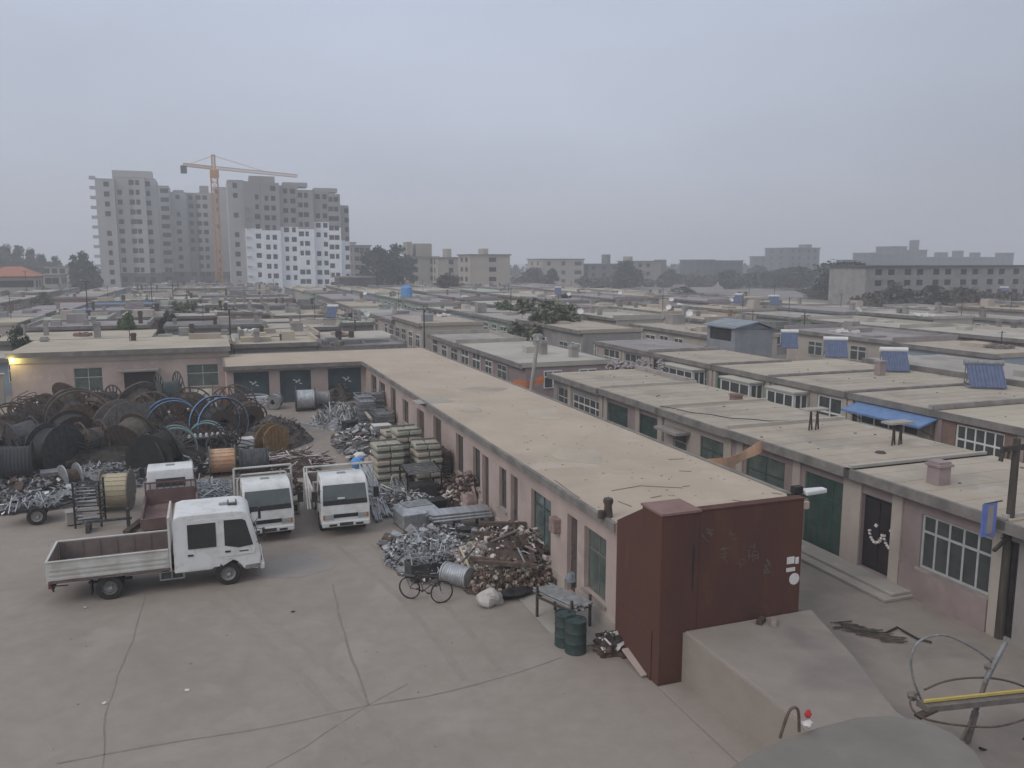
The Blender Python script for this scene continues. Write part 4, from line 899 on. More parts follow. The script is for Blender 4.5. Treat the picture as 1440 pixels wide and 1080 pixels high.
block('apartment_block', 'lone cream block standing apart in the middle of the skyline', 763, 821, 365, 300, 16, 'block_cream', [.15, .5, .82, .9], pent=())
block('apartment_block', 'long low bluish grey block right of the lone cream block', 830, 876, 372, 300, 12, 'block_grey', c6[::2], pent=((859, 864, 4),))
block('apartment_block', 'tan block with flat roof right of the dark broad tree', 893, 930, 368, 285, 14, 'block_tan', [.2, .5], pent=((893, 897, 2),))
block('apartment_block', 'low grey block trailing right of the tan block', 931, 962, 386, 300, 14, 'block_grey', c6[::2], pent=((936, 944, 6),))
block('apartment_block', 'left one of two dark grey twin blocks', 979, 1005, 366, 330, 14, 'block_dark', [.2, .5, .8])
block('apartment_block', 'low link building between the dark twin blocks', 1005.5, 1016, 381, 338, 10, 'block_dark', [.5])
block('apartment_block', 'right one of two dark grey twin blocks', 1016.5, 1045, 367, 330, 14, 'block_dark', [.2, .5, .8])
block('apartment_block', 'faint grey block left of the tallest right-hand block', 1082, 1108, 361, 350, 16, 'block_grey', [.2, .5, .8])
block('apartment_block', 'tallest grey block on the right skyline', 1109, 1153, 349, 335, 18, 'block_grey', [.15, .35, .65, .85], pent=((1147, 1152, 2),))
block('apartment_block', 'dark lower block under the tallest grey block', 1100, 1160, 385, 290, 12, 'block_dark', c6)
for i, (x0, x1, y, lab) in enumerate(((1201, 1224, 366, 'lowest step'), (1224.5, 1240, 356, 'second step'), (1240.5, 1257, 358, 'third step'), (1257.5, 1276, 347, 'tall slab'))):
    block('apartment_block', f'{lab} of the stepped grey blocks behind the long block', x0, x1, y, 380, 14, 'block_dark', [.3, .7])
block('apartment_block', 'narrow grey turret block right of the stepped blocks', 1291, 1304, 352, 380, 12, 'block_dark', [.5], pent=((1294, 1299, 6),))
block('apartment_block', 'hazy grey block behind the right part of the long block', 1312, 1402, 362, 370, 12, 'block_dark', c6, pent=((1330, 1340, 3), (1355, 1362, 4), (1380, 1386, 3)))
block('apartment_block', 'thin turret block at the right edge of the skyline', 1416, 1426, 356, 370, 8, 'block_dark', [.5])
lg = block('apartment_block', 'long five-storey grey block with rows of windows at the right edge', 1218, 1490, 376, 128, 10, 'wall_grey', [.06, .12, .2, .26, .34, .4, .48, .54, .62, .68, .76, .82, .9, .96], ww=1.5, wh=1.1, flh=2.1, roofm='block_dark', side=False)
block('apartment_block', 'pale low building left of the dark tree beside the tower', 497, 521, 346, 290, 14, 'block_cream', [.2, .5, .8])
block('apartment_block', 'grey building behind the dark trees right of the tower', 521, 545, 353, 300, 14, 'block_grey', [.3, .7])
block('low_block', 'dark windowless low hall at the foot of the right tower', 478, 533, 391, 225, 10, 'block_dark', [.3], flh=6)
block('low_block', 'small white building left of the left tower', 62, 96, 376, 300, 10, 'block_cream', c6[::2])
block('low_block', 'pale stepped building below the round tree on the left', 60, 85, 388, 240, 10, 'block_cream', [.3, .7])
rb = block('low_block', 'two-storey cream house with bright red tiled roof at the far left', -20, 48, 391, 210, 9, 'block_cream', c6, roofm='roof_red')
a, z = FT(-20, 391, 210); b, _ = FT(48, 391, 210)
MB().add([(-.8, -.8, 0), (b - a + .8, -.8, 0), (b - a + .8, 9.8, 0), (-.8, 9.8, 0), (3, 4.5, 2.1), (b - a - 3, 4.5, 2.1)], [(0, 1, 5, 4), (1, 2, 5), (2, 3, 4, 5), (3, 0, 4), (3, 2, 1, 0)]).build('hip_roof', 'roof_red', rb).location = (0, 0, z - .6 + .36)

# far-off belt of trees between and before the blocks
def belt(lab, x0, x1, tt, ytop, n, m, leaf=.9):
    rnd = random.Random(int(x0)); mb = MB(); a = FT(x0, 400, tt)[0]; b = FT(x1, 400, tt)[0]; zt = FT((x0 + x1) / 2, ytop, tt)[1]
    hs_ = [(rnd.uniform(a, b), rnd.uniform(-6, 6), rnd.uniform(.5, 1.0) * zt, rnd.uniform(2.2, 4.5)) for i in range(max(4, int((b - a) / 3.2)))]
    for i in range(n):
        cx, cy, hh, r = rnd.choice(hs_); u = rnd.random(); rad = r * math.sqrt(max(.08, 1 - (2 * u - 1) ** 2)) * rnd.uniform(.3, 1.05); g_ = rnd.uniform(0, 6.28)
        p = Vector((cx + math.cos(g_) * rad, cy + math.sin(g_) * rad, .6 + hh * (.12 + .88 * u))); mm = euler(rnd.uniform(-1.3, 1.3), rnd.uniform(-1.3, 1.3), rnd.uniform(0, 6)); l = leaf * rnd.uniform(.5, 1.2)
        mb.add([p + mm @ Vector(v) for v in ((-l, 0, 0), (0, -l * .6, .1), (l, 0, 0), (0, l * .6, -.1))], [(0, 1, 2, 3)])
    for cx, cy, hh, r in hs_: mb.tube((cx, cy, .3), (cx, cy, hh * .7), .2, n=5)
    tag(mb.build('woodland', m, s=0, t=tt), lab, 'woodland', kind='stuff')
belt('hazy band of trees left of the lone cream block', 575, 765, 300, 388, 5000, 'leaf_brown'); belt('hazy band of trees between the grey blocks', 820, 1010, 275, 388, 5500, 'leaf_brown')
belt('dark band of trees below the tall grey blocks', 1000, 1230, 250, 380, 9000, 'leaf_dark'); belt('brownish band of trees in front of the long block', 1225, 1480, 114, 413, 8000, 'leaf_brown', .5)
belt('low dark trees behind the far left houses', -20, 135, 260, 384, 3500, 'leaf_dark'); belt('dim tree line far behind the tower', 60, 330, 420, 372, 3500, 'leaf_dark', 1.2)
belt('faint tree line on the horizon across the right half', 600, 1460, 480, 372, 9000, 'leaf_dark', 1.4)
# ---------------------------------------------------------------- the unfinished tower blocks and the crane
def tower(name, lab, t, secs, zg=.6, fl=2.95, depth=16):
    """secs: (x0, x1, ytop, dt, window columns px, wall, (low wall, ytop of it) or None, base) """
    rw = random.Random(int(t)); a0, _ = FT(secs[0][0], 300, t); r = thing('tower_block', lab, 'tower block', a0, t, zg); n = 0; stuff = []
    for x0, x1, yt, dt, cols, wm, low, pent in secs:
        a, z = FT(x0, yt, t + dt); b, _ = FT(x1, yt, t + dt); h = z - zg; nf = int(h / fl)
        us = [FT(c, 300, t + dt)[0] - a0 for c in cols]; ops = []
        wz = 1.5; wx = wx0 = 1.35
        for f_ in range(nf):
            for u in us:
                if rw.random() < .05: continue
                wx = wx0 * rw.choice((.8, 1, 1, 1.15)); ops.append((u - wx / 2, u + wx / 2, h - (f_ + .72) * fl, h - (f_ + .72) * fl + wz))
        A, Bx = a - a0, b - a0
        def wall(z0, z1, m):
            mb = MB(); panel(mb, 'y', dt, .5, A, Bx, z0, z1, [(o[0], o[1], max(o[2], z0), min(o[3], z1)) for o in ops if o[3] > z0 + .05 and o[2] < z1 - .05])
            mb.box(A, A + .5, dt + .5, dt + depth, z0, z1); mb.box(Bx - .5, Bx, dt + .5, dt + depth, z0, z1); mb.box(A + .5, Bx - .5, dt + depth - .5, dt + depth, z0, z1)
            for f_ in range(nf):
                zb = h - f_ * fl
                if z0 + .2 < zb <= z1 + .01: mb.box(A, Bx, dt - .05, dt, zb - .14, zb)
            return mb.build('wall', m, r)
        if low:
            zl = FT((x0 + x1) / 2, low[1], t + dt)[1] - zg; wall(0, zl, low[0]); wl = wall(zl, h, wm)
        else:
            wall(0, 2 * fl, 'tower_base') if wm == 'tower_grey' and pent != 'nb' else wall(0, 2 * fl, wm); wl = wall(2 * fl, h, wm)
        ro = MB().box(A, Bx, dt, dt + depth, h, h + .3).build('roof', 'tower_dull', r)
        if pent and pent != 'nb':
            for p0, p1, py, pm in pent:
                s_, z2 = FT(p0, py, t + dt + 3); e_, _ = FT(p1, py, t + dt + 3)
                MB().box(s_ - a0, e_ - a0, dt + 3, dt + 9, h + .3, z2 - zg).build('penthouse', pm, ro)
        for o in ops:
            c = ((o[0] + o[1]) / 2, dt + .32, (o[2] + o[3]) / 2); wx = 1.55
            if n < 95: wpane(r, 'window', wx + .1, wz + .1, 'y', c); n += 1
            else: stuff.append(c)
    if stuff:
        mb = MB()
        for c in stuff: mb.box(c[0] - wx / 2 - .05, c[0] + wx / 2 + .05, c[1] - .06, c[1] + .06, c[2] - .8, c[2] + .8)
        o = mb.build('window', 'hole', r); o['kind'] = 'stuff'
    return r
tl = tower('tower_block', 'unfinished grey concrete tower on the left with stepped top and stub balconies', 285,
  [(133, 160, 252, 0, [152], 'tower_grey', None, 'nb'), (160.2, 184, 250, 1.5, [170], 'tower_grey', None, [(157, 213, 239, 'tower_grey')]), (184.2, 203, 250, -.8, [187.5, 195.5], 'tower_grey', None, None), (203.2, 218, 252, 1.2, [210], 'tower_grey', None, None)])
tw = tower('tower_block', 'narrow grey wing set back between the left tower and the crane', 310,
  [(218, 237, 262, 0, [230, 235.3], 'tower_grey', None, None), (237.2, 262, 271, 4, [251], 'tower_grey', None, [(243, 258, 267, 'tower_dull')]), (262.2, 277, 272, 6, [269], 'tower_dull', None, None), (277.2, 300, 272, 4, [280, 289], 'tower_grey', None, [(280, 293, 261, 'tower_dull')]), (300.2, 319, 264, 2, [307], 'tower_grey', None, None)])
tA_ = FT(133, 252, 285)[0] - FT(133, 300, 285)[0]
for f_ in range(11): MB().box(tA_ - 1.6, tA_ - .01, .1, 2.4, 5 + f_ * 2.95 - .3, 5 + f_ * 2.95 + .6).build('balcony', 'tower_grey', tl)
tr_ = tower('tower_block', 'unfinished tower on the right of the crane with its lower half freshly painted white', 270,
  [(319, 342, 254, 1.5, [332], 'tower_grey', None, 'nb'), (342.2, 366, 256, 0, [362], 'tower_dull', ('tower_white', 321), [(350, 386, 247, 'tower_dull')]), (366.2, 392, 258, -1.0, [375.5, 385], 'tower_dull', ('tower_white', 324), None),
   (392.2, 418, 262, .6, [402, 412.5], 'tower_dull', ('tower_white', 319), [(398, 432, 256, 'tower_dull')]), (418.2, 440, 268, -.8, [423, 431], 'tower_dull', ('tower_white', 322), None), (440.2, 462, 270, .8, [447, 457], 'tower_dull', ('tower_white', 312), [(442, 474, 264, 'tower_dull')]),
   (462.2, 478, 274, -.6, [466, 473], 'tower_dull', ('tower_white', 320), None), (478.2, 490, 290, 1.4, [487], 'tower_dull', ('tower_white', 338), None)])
for f_ in range(9): z_ = 2 + f_ * 2.95; MB().box(FT(345, 300, 270)[0] - FT(319, 300, 270)[0], FT(351, 300, 270)[0] - FT(319, 300, 270)[0], -.9, -.06, z_, z_ + .18).build('balcony', 'tower_dull', tr_)
block('low_block', 'white low block with window rows behind the right tower', 491, 500, 342, 300, 12, 'tower_white', [.5], ww=5)
# tower crane
ct_ = 262; cs_, cz = FT(301, 246, ct_); _, ztop = FT(301, 218, ct_)
q = thing('tower_crane', 'orange lattice tower crane standing between the two unfinished towers', 'crane', cs_, ct_, .6, .1)
def lattice(mb, p, qq, w, n, up=(0, 0, 1), r=.14):
    p, qq = Vector(p), Vector(qq); d = (qq - p).normalized(); a = d.cross(Vector(up)).normalized() * w / 2; b = d.cross(a).normalized() * w / 2; C = [a + b, a - b, -a - b, -a + b]
    for c in C: mb.bar(p + c, qq + c, r)
    for i in range(n):
        u0 = p.lerp(qq, i / n); u1 = p.lerp(qq, (i + 1) / n)
        for k in range(4): mb.bar(u0 + C[k], u1 + C[(k + 1) % 4], r * .7); mb.bar(u1 + C[k], u1 + C[(k + 1) % 4], r * .7)
mz = cz - .6
mb = MB(); lattice(mb, (0, 0, 0), (0, 0, mz), 1.8, 17, (1, 0, 0), .2); mb.build('mast', 'crane_orange', q)
mb = MB(); lattice(mb, (0, 0, mz), (0, 0, ztop - .6), .9, 5, (1, 0, 0), .18); mb.build('apex', 'crane_orange', q)
jz = FT(258, 236, ct_)[1] - .6; jx = FT(258, 236, ct_)[0] - cs_
mb = MB(); lattice(mb, (-.5, 0, jz + .3), (jx, 0, jz + .8), .8, 10, (0, 0, 1), .15); mb.build('counter_jib', 'crane_orange', q)
MB().box(jx - .8, jx + .8, -.8, .8, jz - 1.6, jz + .5).build('counterweight', 'block_dark', q)
jx2 = FT(425, 247, ct_)[0] - cs_
mb = MB(); lattice(mb, (.5, 0, jz + .3), (jx2, 6, jz - .4), .8, 26, (0, 0, 1), .09); mb.build('jib', 'crane_orange', q)
MB().box(-1.2, 1.2, -1.6, -.2, jz - 2.6, jz - .4).build('cab', 'crane_orange', q, bevel=.1)
mb = MB().tube((0, 0, ztop - .8), (jx * .85, 0, jz + .9), .06).tube((0, 0, ztop - .8), (jx2 * .6, 3.6, jz + .3), .06); mb.build('tie_rod', 'crane_orange', q)
# ---------------------------------------------------------------- light trucks (x forward, y left, z up; origin on the ground under the rear axle)
def wheel(par, x, y, r=.37, w=.22, side=1, dual=False):
    prof = [(r * .6, -w / 2), (r * .93, -w / 2), (r, -w * .36), (r, w * .36), (r * .93, w / 2), (r * .6, w / 2)]
    q = MB().lathe(prof, 24, rot=Matrix.Rotation(R(-90 * side), 3, 'X')).build('wheel', 'tyre', par, smooth=True); q.location = (x, y, r)
    d = -w * .2 if dual else w * .25
    m = MB().lathe([(0, d * .4), (r * .2, d * .4 + .05), (r * .26, d * .4), (r * .42, d * .2), (r * .56, d * .9), (r * .62, w * .44), (r * .62, -w * .44), (0, -w * .4)], 20, rot=Matrix.Rotation(R(-90 * side), 3, 'X'), close=False)
    for i in range(6): a = i * math.pi / 3; m.tube((math.cos(a) * r * .33, side * (d * .35), math.sin(a) * r * .33), (math.cos(a) * r * .33, side * (d * .35 + .04), math.sin(a) * r * .33), .022, n=6)
    m.build('rim', 'rim', q, smooth=True)
    if dual: b = MB().lathe(prof, 20, rot=Matrix.Rotation(R(90), 3, 'X')).build('inner_tyre', 'tyre', q, smooth=True); b.location = (0, -side * w * 1.1, 0)
    return q
def truck(lab, s, t, rz, crew=True, Lb=3.45, rack=None, bed='bed_white', inner='bed_red', cabw=1.9, cabh=2.3, roofvent=False, bar_=True, sidestripes=True, headb=1.0, bedw=1.98, topz=1.33):
    q = thing('light_truck', lab, 'truck', s, t, 0, rz, 'white light trucks parked in the yard')
    wb = 3.36 if crew else 2.8
    xf = wb + .98; xb = xf - (2.52 if crew else 1.62); hw = cabw / 2
    k = .93
    def Y(z): return hw * (1 - (1 - k) * min(1, max(0, (z - 1.15) / (cabh - 1.15))))
    ra = .47; ax = wb; zb = .58
    prof = [(xb, zb)]
    if ax - ra > xb: prof += [(ax - ra, zb)] 
    prof += [(ax + ra * math.cos(R(a)), .38 + ra * math.sin(R(a))) for a in (150, 125, 100, 80, 55, 30)]
    prof += [(ax + ra, .5), (xf - .1, .45), (xf, .52), (xf + .02, .95), (xf - .02, 1.18), (xf - .25, cabh - .24), (xf - .33, cabh - .12), (xf - .48, cabh - .03), (xf - .75, cabh), (xb + .25, cabh), (xb + .05, cabh - .06), (xb, cabh - .25)]
    n = len(prof)
    mb = MB(); vs = [(x, Y(z), z) for x, z in prof] + [(x, -Y(z), z) for x, z in prof]
    mb.add(vs, [tuple(range(n))[::-1], tuple(range(n, 2 * n))] + [(i, (i + 1) % n, n + (i + 1) % n, n + i) for i in range(n)])
    cab = mb.build('cab', 'truck_white', q, smooth=True, bevel=.035)
    cab.modifiers['bevel'].segments = 3
    def sidepoly(par, name, pts, m, side, off, th=.012):
        v = [(x, side * (Y(z) + off), z) for x, z in pts] + [(x, side * (Y(z) + off - th), z) for x, z in pts]; m_ = len(pts)
        f1 = tuple(range(m_)); f2 = tuple(range(m_, 2 * m_))[::-1]
        return MB().add(v, [f1, f2] + [(i, (i + 1) % m_, m_ + (i + 1) % m_, m_ + i) for i in range(m_)]).build(name, m, par)
    # windscreen and its black band
    def front(u0, u1, z0, z1, off, name, m, par, th=.015):
        def X(z): return xf - .02 - (z - 1.18) / (cabh - .24 - 1.18) * .23 if z > 1.18 else xf + .0
        v = []
        for o in (off, off - th):
            for y, z in ((u0, z0), (u1, z0), (u1 * (Y(z1) / Y(z0)), z1), (u0 * (Y(z1) / Y(z0)), z1)): v.append((X(z) + o, y, z))
        return MB().add(v, [(0, 1, 2, 3), (7, 6, 5, 4), (0, 4, 5, 1), (1, 5, 6, 2), (2, 6, 7, 3), (3, 7, 4, 0)]).build(name, m, par, bevel=.004)
    ws = front(-hw + .08, hw - .08, 1.2, cabh - .24, .012, 'windscreen', 'truck_glass', q)
    front(-hw + .1, hw - .1, 1.195, 1.36, .018, 'black_band', 'black', ws)
    for y in (-.35, .3): MB().bar((xf - .03, y, 1.25), (xf - .1, y + .42, 1.42), .02).build('wiper', 'black', ws)
    # doors
    ds = [(xf - 1.12, xf - .16, True)] + ([(xb + .32, xf - 1.2, False)] if crew else [])
    for side in (1, -1):
        for d0, d1, fr in ds:
            z0 = .66
            if fr: pts = [(d0, z0 + .0), (ax - .56 if ax - .56 > d0 else d0 + .01, z0), (ax - .42, .93), (ax + .3, .97), (d1 - .02, .97), (d1 + .04, 1.2), (xf - .33, cabh - .3), (xf - .45, cabh - .2), (d0, cabh - .18)]
            else: pts = [(d0, z0), (d1, z0), (d1, cabh - .18), (d0, cabh - .18)]
            dr = sidepoly(q, 'door', pts, 'truck_white', side, .009)
            if fr: wp = [(d0 + .08, 1.3), (xf - .62, 1.2), (xf - .2, 1.25), (xf - .4, cabh - .33), (xf - .5, cabh - .27), (d0 + .08, cabh - .26)]
            else: wp = [(d0 + .1, 1.3), (d1 - .08, 1.3), (d1 - .08, cabh - .3), (d0 + .1, cabh - .3)]
            sidepoly(dr, 'side_window', wp, 'side_glass', side, .016)
            MB().box(d0 + .08, d0 + .24, side * (hw + .012) - .012, side * (hw + .012) + .012, 1.08, 1.13).build('handle', 'black', dr)
            if fr and side == -1 and crew:
                b = MB(); 
                for i, (a, w) in enumerate(((0, .05), (.06, .04), (.11, .05), (.17, .04), (.22, .05))): b.box(xf - .62 + a, xf - .62 + a + w, -hw - .016, -hw - .008, 1.06, 1.1)
                b.build('lettering', 'steel_dark', dr)
        sp = sidepoly(q, 'lower_trim', [(ax + .5, .47), (xf - .03, .5), (xf - .0, .62), (ax + .53, .6)], 'galv_dull', side, .012)
        m = MB().bar((xf - .12, side * (hw - .04), 1.75), (xf + .12, side * (hw + .22), 1.78), .025).bar((xf - .1, side * (hw - .02), 1.3), (xf + .12, side * (hw + .22), 1.5), .02)
        m.box(xf + .08, xf + .16, side * (hw + .22) - .1, side * (hw + .22) + .1, 1.42, 1.8); m.build('mirror', 'black', q, bevel=.015)
        h = MB().box(xf - .02, xf + .045, side * (hw - .26) - .19, side * (hw - .26) + .19, .67, .86).build('headlight', 'lamp_clear', q, bevel=.02)
        MB().box(xf + .03, xf + .05, side * (hw - .1) - .03, side * (hw - .1) + .03, .68, .85).build('indicator', 'lamp_amber', h)
    MB().box(xf + .005, xf + .035, -.48, .48, .72, .86).build('grille', 'black', q, bevel=.01)
    MB().box(xf - .02, xf + .12, -hw + .02, hw - .02, .40, .60).build('bumper', 'white_paint', q, bevel=.04)
    MB().box(xf + .1, xf + .135, -.24, .24, .44, .56).build('licence_plate', 'steel_dark', q)
    MB().box(xf + .1, xf + .128, -.62, -.34, .44, .52).box(xf + .1, xf + .128, .34, .62, .44, .52).build('bumper_slot', 'black', q)
    if roofvent: MB().box(xf - 1.0, xf - .75, -.14, .14, cabh - .01, cabh + .06).build('roof_vent', 'steel_dark', q, bevel=.02)
    MB().box(xf - 1.15, xf - .9, -.16, .16, cabh - .005, cabh + .012).build('roof_hatch', 'galv_dull', q)
    rw_ = MB(); rw_.box(xb - .012, xb + .01, -hw * .6, hw * .6, 1.45, cabh - .38).build('rear_window', 'truck_glass', q)
    wr = MB().box(xb - .03, xb - .01, -.02, .02, 1.45, cabh - .38).box(xb - .03, xb - .01, -hw * .62, hw * .62, 1.42, 1.46).build('rear_window_bar', 'steel_dark', q)
    # chassis
    c = MB(); xt = xb - .1 - Lb
    for y in (-.4, .4): c.box(xt + .1, xf - .3, y - .05, y + .05, .52, .7)
    c.box(xt + .2, xt + .3, -.4, .4, .54, .68); c.tube((0, -.7, .37), (0, .7, .37), .07); c.tube((ax, -.6, .37), (ax, .6, .37), .05); c.lathe([(0, -.16), (.16, -.1), (.16, .1), (0, .16)], 12, c=(0, 0, .37), close=False)
    for y in (-.5, .5): c.box(-.6, .6, y - .03, y + .03, .42, .5)
    c.box(xt + .05, xt + .12, -.9, .9, .5, .6); c.build('chassis', 'chassis', q)
    MB().box(ax - 1.9, ax - 1.35, -.9, -.55, .42, .66).build('fuel_tank', 'steel_dark', q, bevel=.03)
    f = MB()
    for x in (ax - 1.95, ax - 1.62, ax - 1.28): f.bar((x, -.93, .4), (x, -.93, .74), .035)
    f.bar((ax - 1.95, -.93, .42), (ax - 1.28, -.93, .42), .035); f.bar((ax - 1.95, -.93, .66), (ax - 1.28, -.93, .66), .035); f.build('side_guard', 'galv_dull', q)
    MB().tube((1.2, .62, .5), (1.9, .62, .5), .2, n=14).build('air_tank', 'steel_dark', q, smooth=True)
    for side in (1, -1):
        wheel(q, ax, side * (hw - .14), side=side); wheel(q, 0, side * (hw - .14), side=side, dual=True)
        MB().box(-.5, -.47, side * .72 - .17, side * .72 + .17, .2, .74).build('mud_flap', 'black', q)
        tl_ = MB().box(xt - .03, xt + .02, side * .7 - .16, side * .7 + .16, .52, .66).build('tail_light', 'lamp_red', q)
    # bed
    bw = bedw / 2; z0 = .80; zt = topz; fl_ = MB().box(xt, xb - .1, -bw, bw, z0 - .08, z0); fl_.build('bed_floor', inner, q)
    x0, x1 = xt, xb - .14
    for side in (1, -1):
        y = side * bw; m = MB(); m.box(x0, x1, min(y, y - side * .04), max(y, y - side * .04), z0 - .06, zt)
        for zz in (z0 + .02, z0 + .16, z0 + .30): m.box(x0 + .04, x1 - .04, min(y, y + side * .022), max(y, y + side * .022), zz, zz + .07)
        m.box(x0, x1, min(y + side * .03, y - side * .05), max(y + side * .03, y - side * .05), zt, zt + .035)
        o = m.build('side_board', bed, q, bevel=.006)
        i = MB(); 
        for kx in range(7): xx = x0 + .15 + kx * (x1 - x0 - .3) / 6; i.box(xx, xx + .05, min(y - side * .045, y - side * .065), max(y - side * .045, y - side * .065), z0, zt - .02)
        i.box(x0 + .03, x1 - .03, min(y - side * .041, y - side * .046), max(y - side * .041, y - side * .046), z0 + .01, zt - .01)
        i.build('board_inner', 'bed_inner', o)
    m = MB().box(x0 - .04, x0, -bw, bw, z0 - .06, zt); m.box(x0 - .05, x0 + .01, -bw, bw, zt, zt + .035); tg = m.build('tailgate', bed, q); MB().box(x0 + .001, x0 + .012, -bw + .05, bw - .05, z0 + .01, zt - .01).build('board_inner', 'bed_inner', tg)
    hb = MB(); ht = z0 + headb
    for y in (-bw + .03, bw - .03): hb.box(x1 + .01, x1 + .07, y - .03, y + .03, z0 - .1, ht)
    hb.box(x1 + .01, x1 + .07, -bw + .06, bw - .06, ht - .06, ht)
    for i in range(7): y = -bw + .2 + i * (2 * bw - .4) / 6; hb.box(x1 + .02, x1 + .05, y - .02, y + .02, z0, ht - .06)
    o = hb.build('headboard', bed, q)
    MB().box(x1 + .02, x1 + .035, -bw + .06, bw - .06, z0, z0 + .5).build('headboard_plate', inner, o)
    return q, dict(xb=xb, xf=xf, xt=xt, bw=bw, zt=zt, x1=x1, hw=hw)
# the crew cab in front, seen from its right side
T1, d1 = truck('white crew-cab flatbed truck seen side-on at the front of the yard', -3.2, 27.18, 0, crew=True, Lb=3.3, cabh=2.36, cabw=1.95, headb=1.55, roofvent=False, topz=1.36)
m = MB(); x = d1['xf'] - .75; m.box(x - .14, x + .14, -.25, .25, 2.36, 2.42).build('roof_box', 'steel_dark', T1, bevel=.015); MB().box(x - .1, x + .1, -.2, .2, 2.42, 2.49).build('roof_light', 'paper', T1, bevel=.02)
m = MB().bar((d1['xt'] - .02, -.9, .78), (d1['xt'] + .12, -.92, .45), .04).bar((d1['xt'] + .05, -.9, .62), (d1['xt'] + .5, -.9, .6), .03); m.build('tail_bracket', 'rust_dark', T1)
# the truck facing the camera in the middle, with a pipe rack
T2, d2 = truck('white truck facing the camera behind the crew-cab, with a tall pipe rack frame', 1.52, 33.7, -math.pi / 2 + R(2), crew=False, Lb=3.2, bed='wood_grey', inner='bed_inner', cabh=2.12, cabw=1.78, headb=1.0, bedw=1.9)
m = MB(); x = d2['x1'] + .1; w = d2['bw'] + .08
for y in (-w, w): m.tube((x, y, .8), (x, y, 2.42), .04)
m.tube((x, -w, 2.42), (x, w, 2.42), .04); m.tube((x, -w, 2.05), (x, w, 2.05), .03)
p = [(x + .12, -w + .1, .9), (x + .12, -w + .1, 2.0), (x + .12, -w + .25, 2.2), (x + .12, w - .25, 2.2), (x + .12, w - .1, 2.0), (x + .12, w - .1, .9)]; m.path(p, .035, 8); m.build('pipe_rack', 'bed_white', T2)
# the single cab truck facing the camera, right
T3, d3 = truck('white single-cab truck facing the camera beside the fan of pipes', 4.42, 33.5, -math.pi / 2 + R(-1), crew=False, Lb=3.0, bed='bed_white', inner='bed_red', cabh=2.14, cabw=1.78, headb=.9, bedw=2.0, topz=1.3)
m = MB(); w = d3['bw'] + .3
m.tube((d3['x1'] + .05, -w, 2.28), (d3['x1'] + .05, w, 2.28), .045); m.tube((d3['x1'] + .05, w, .8), (d3['x1'] + .05, w, 2.28), .035); m.tube((d3['x1'] + .05, -w, .8), (d3['x1'] + .05, -w, 2.28), .035)
for k in (0, .09): m.tube((d3['x1'] + .05, -w + k, 2.25), (d3['x1'] + 1.25, -w + k, 1.0), .028)
m.build('load_frame', 'bed_white', T3)
MB().box(d3['xf'] + .06 - .1, d3['xf'] + .0, -.28, -.02, 1.41, 1.47).build('dash_paper', 'paper', T3)
# the truck seen from behind, left
T4, d4 = truck('old white truck seen from behind with an empty reddish bed', -1.68, 31.6, math.pi / 2 + R(1), crew=False, Lb=3.15, bed='bed_red', inner='bed_red', cabh=2.12, cabw=1.76, headb=.85, bedw=1.86, topz=1.12)
MB().box(d4['x1'] - .03, d4['x1'] + .0, -.85, .85, .82, 1.38).build('bulkhead', 'bed_red', T4)
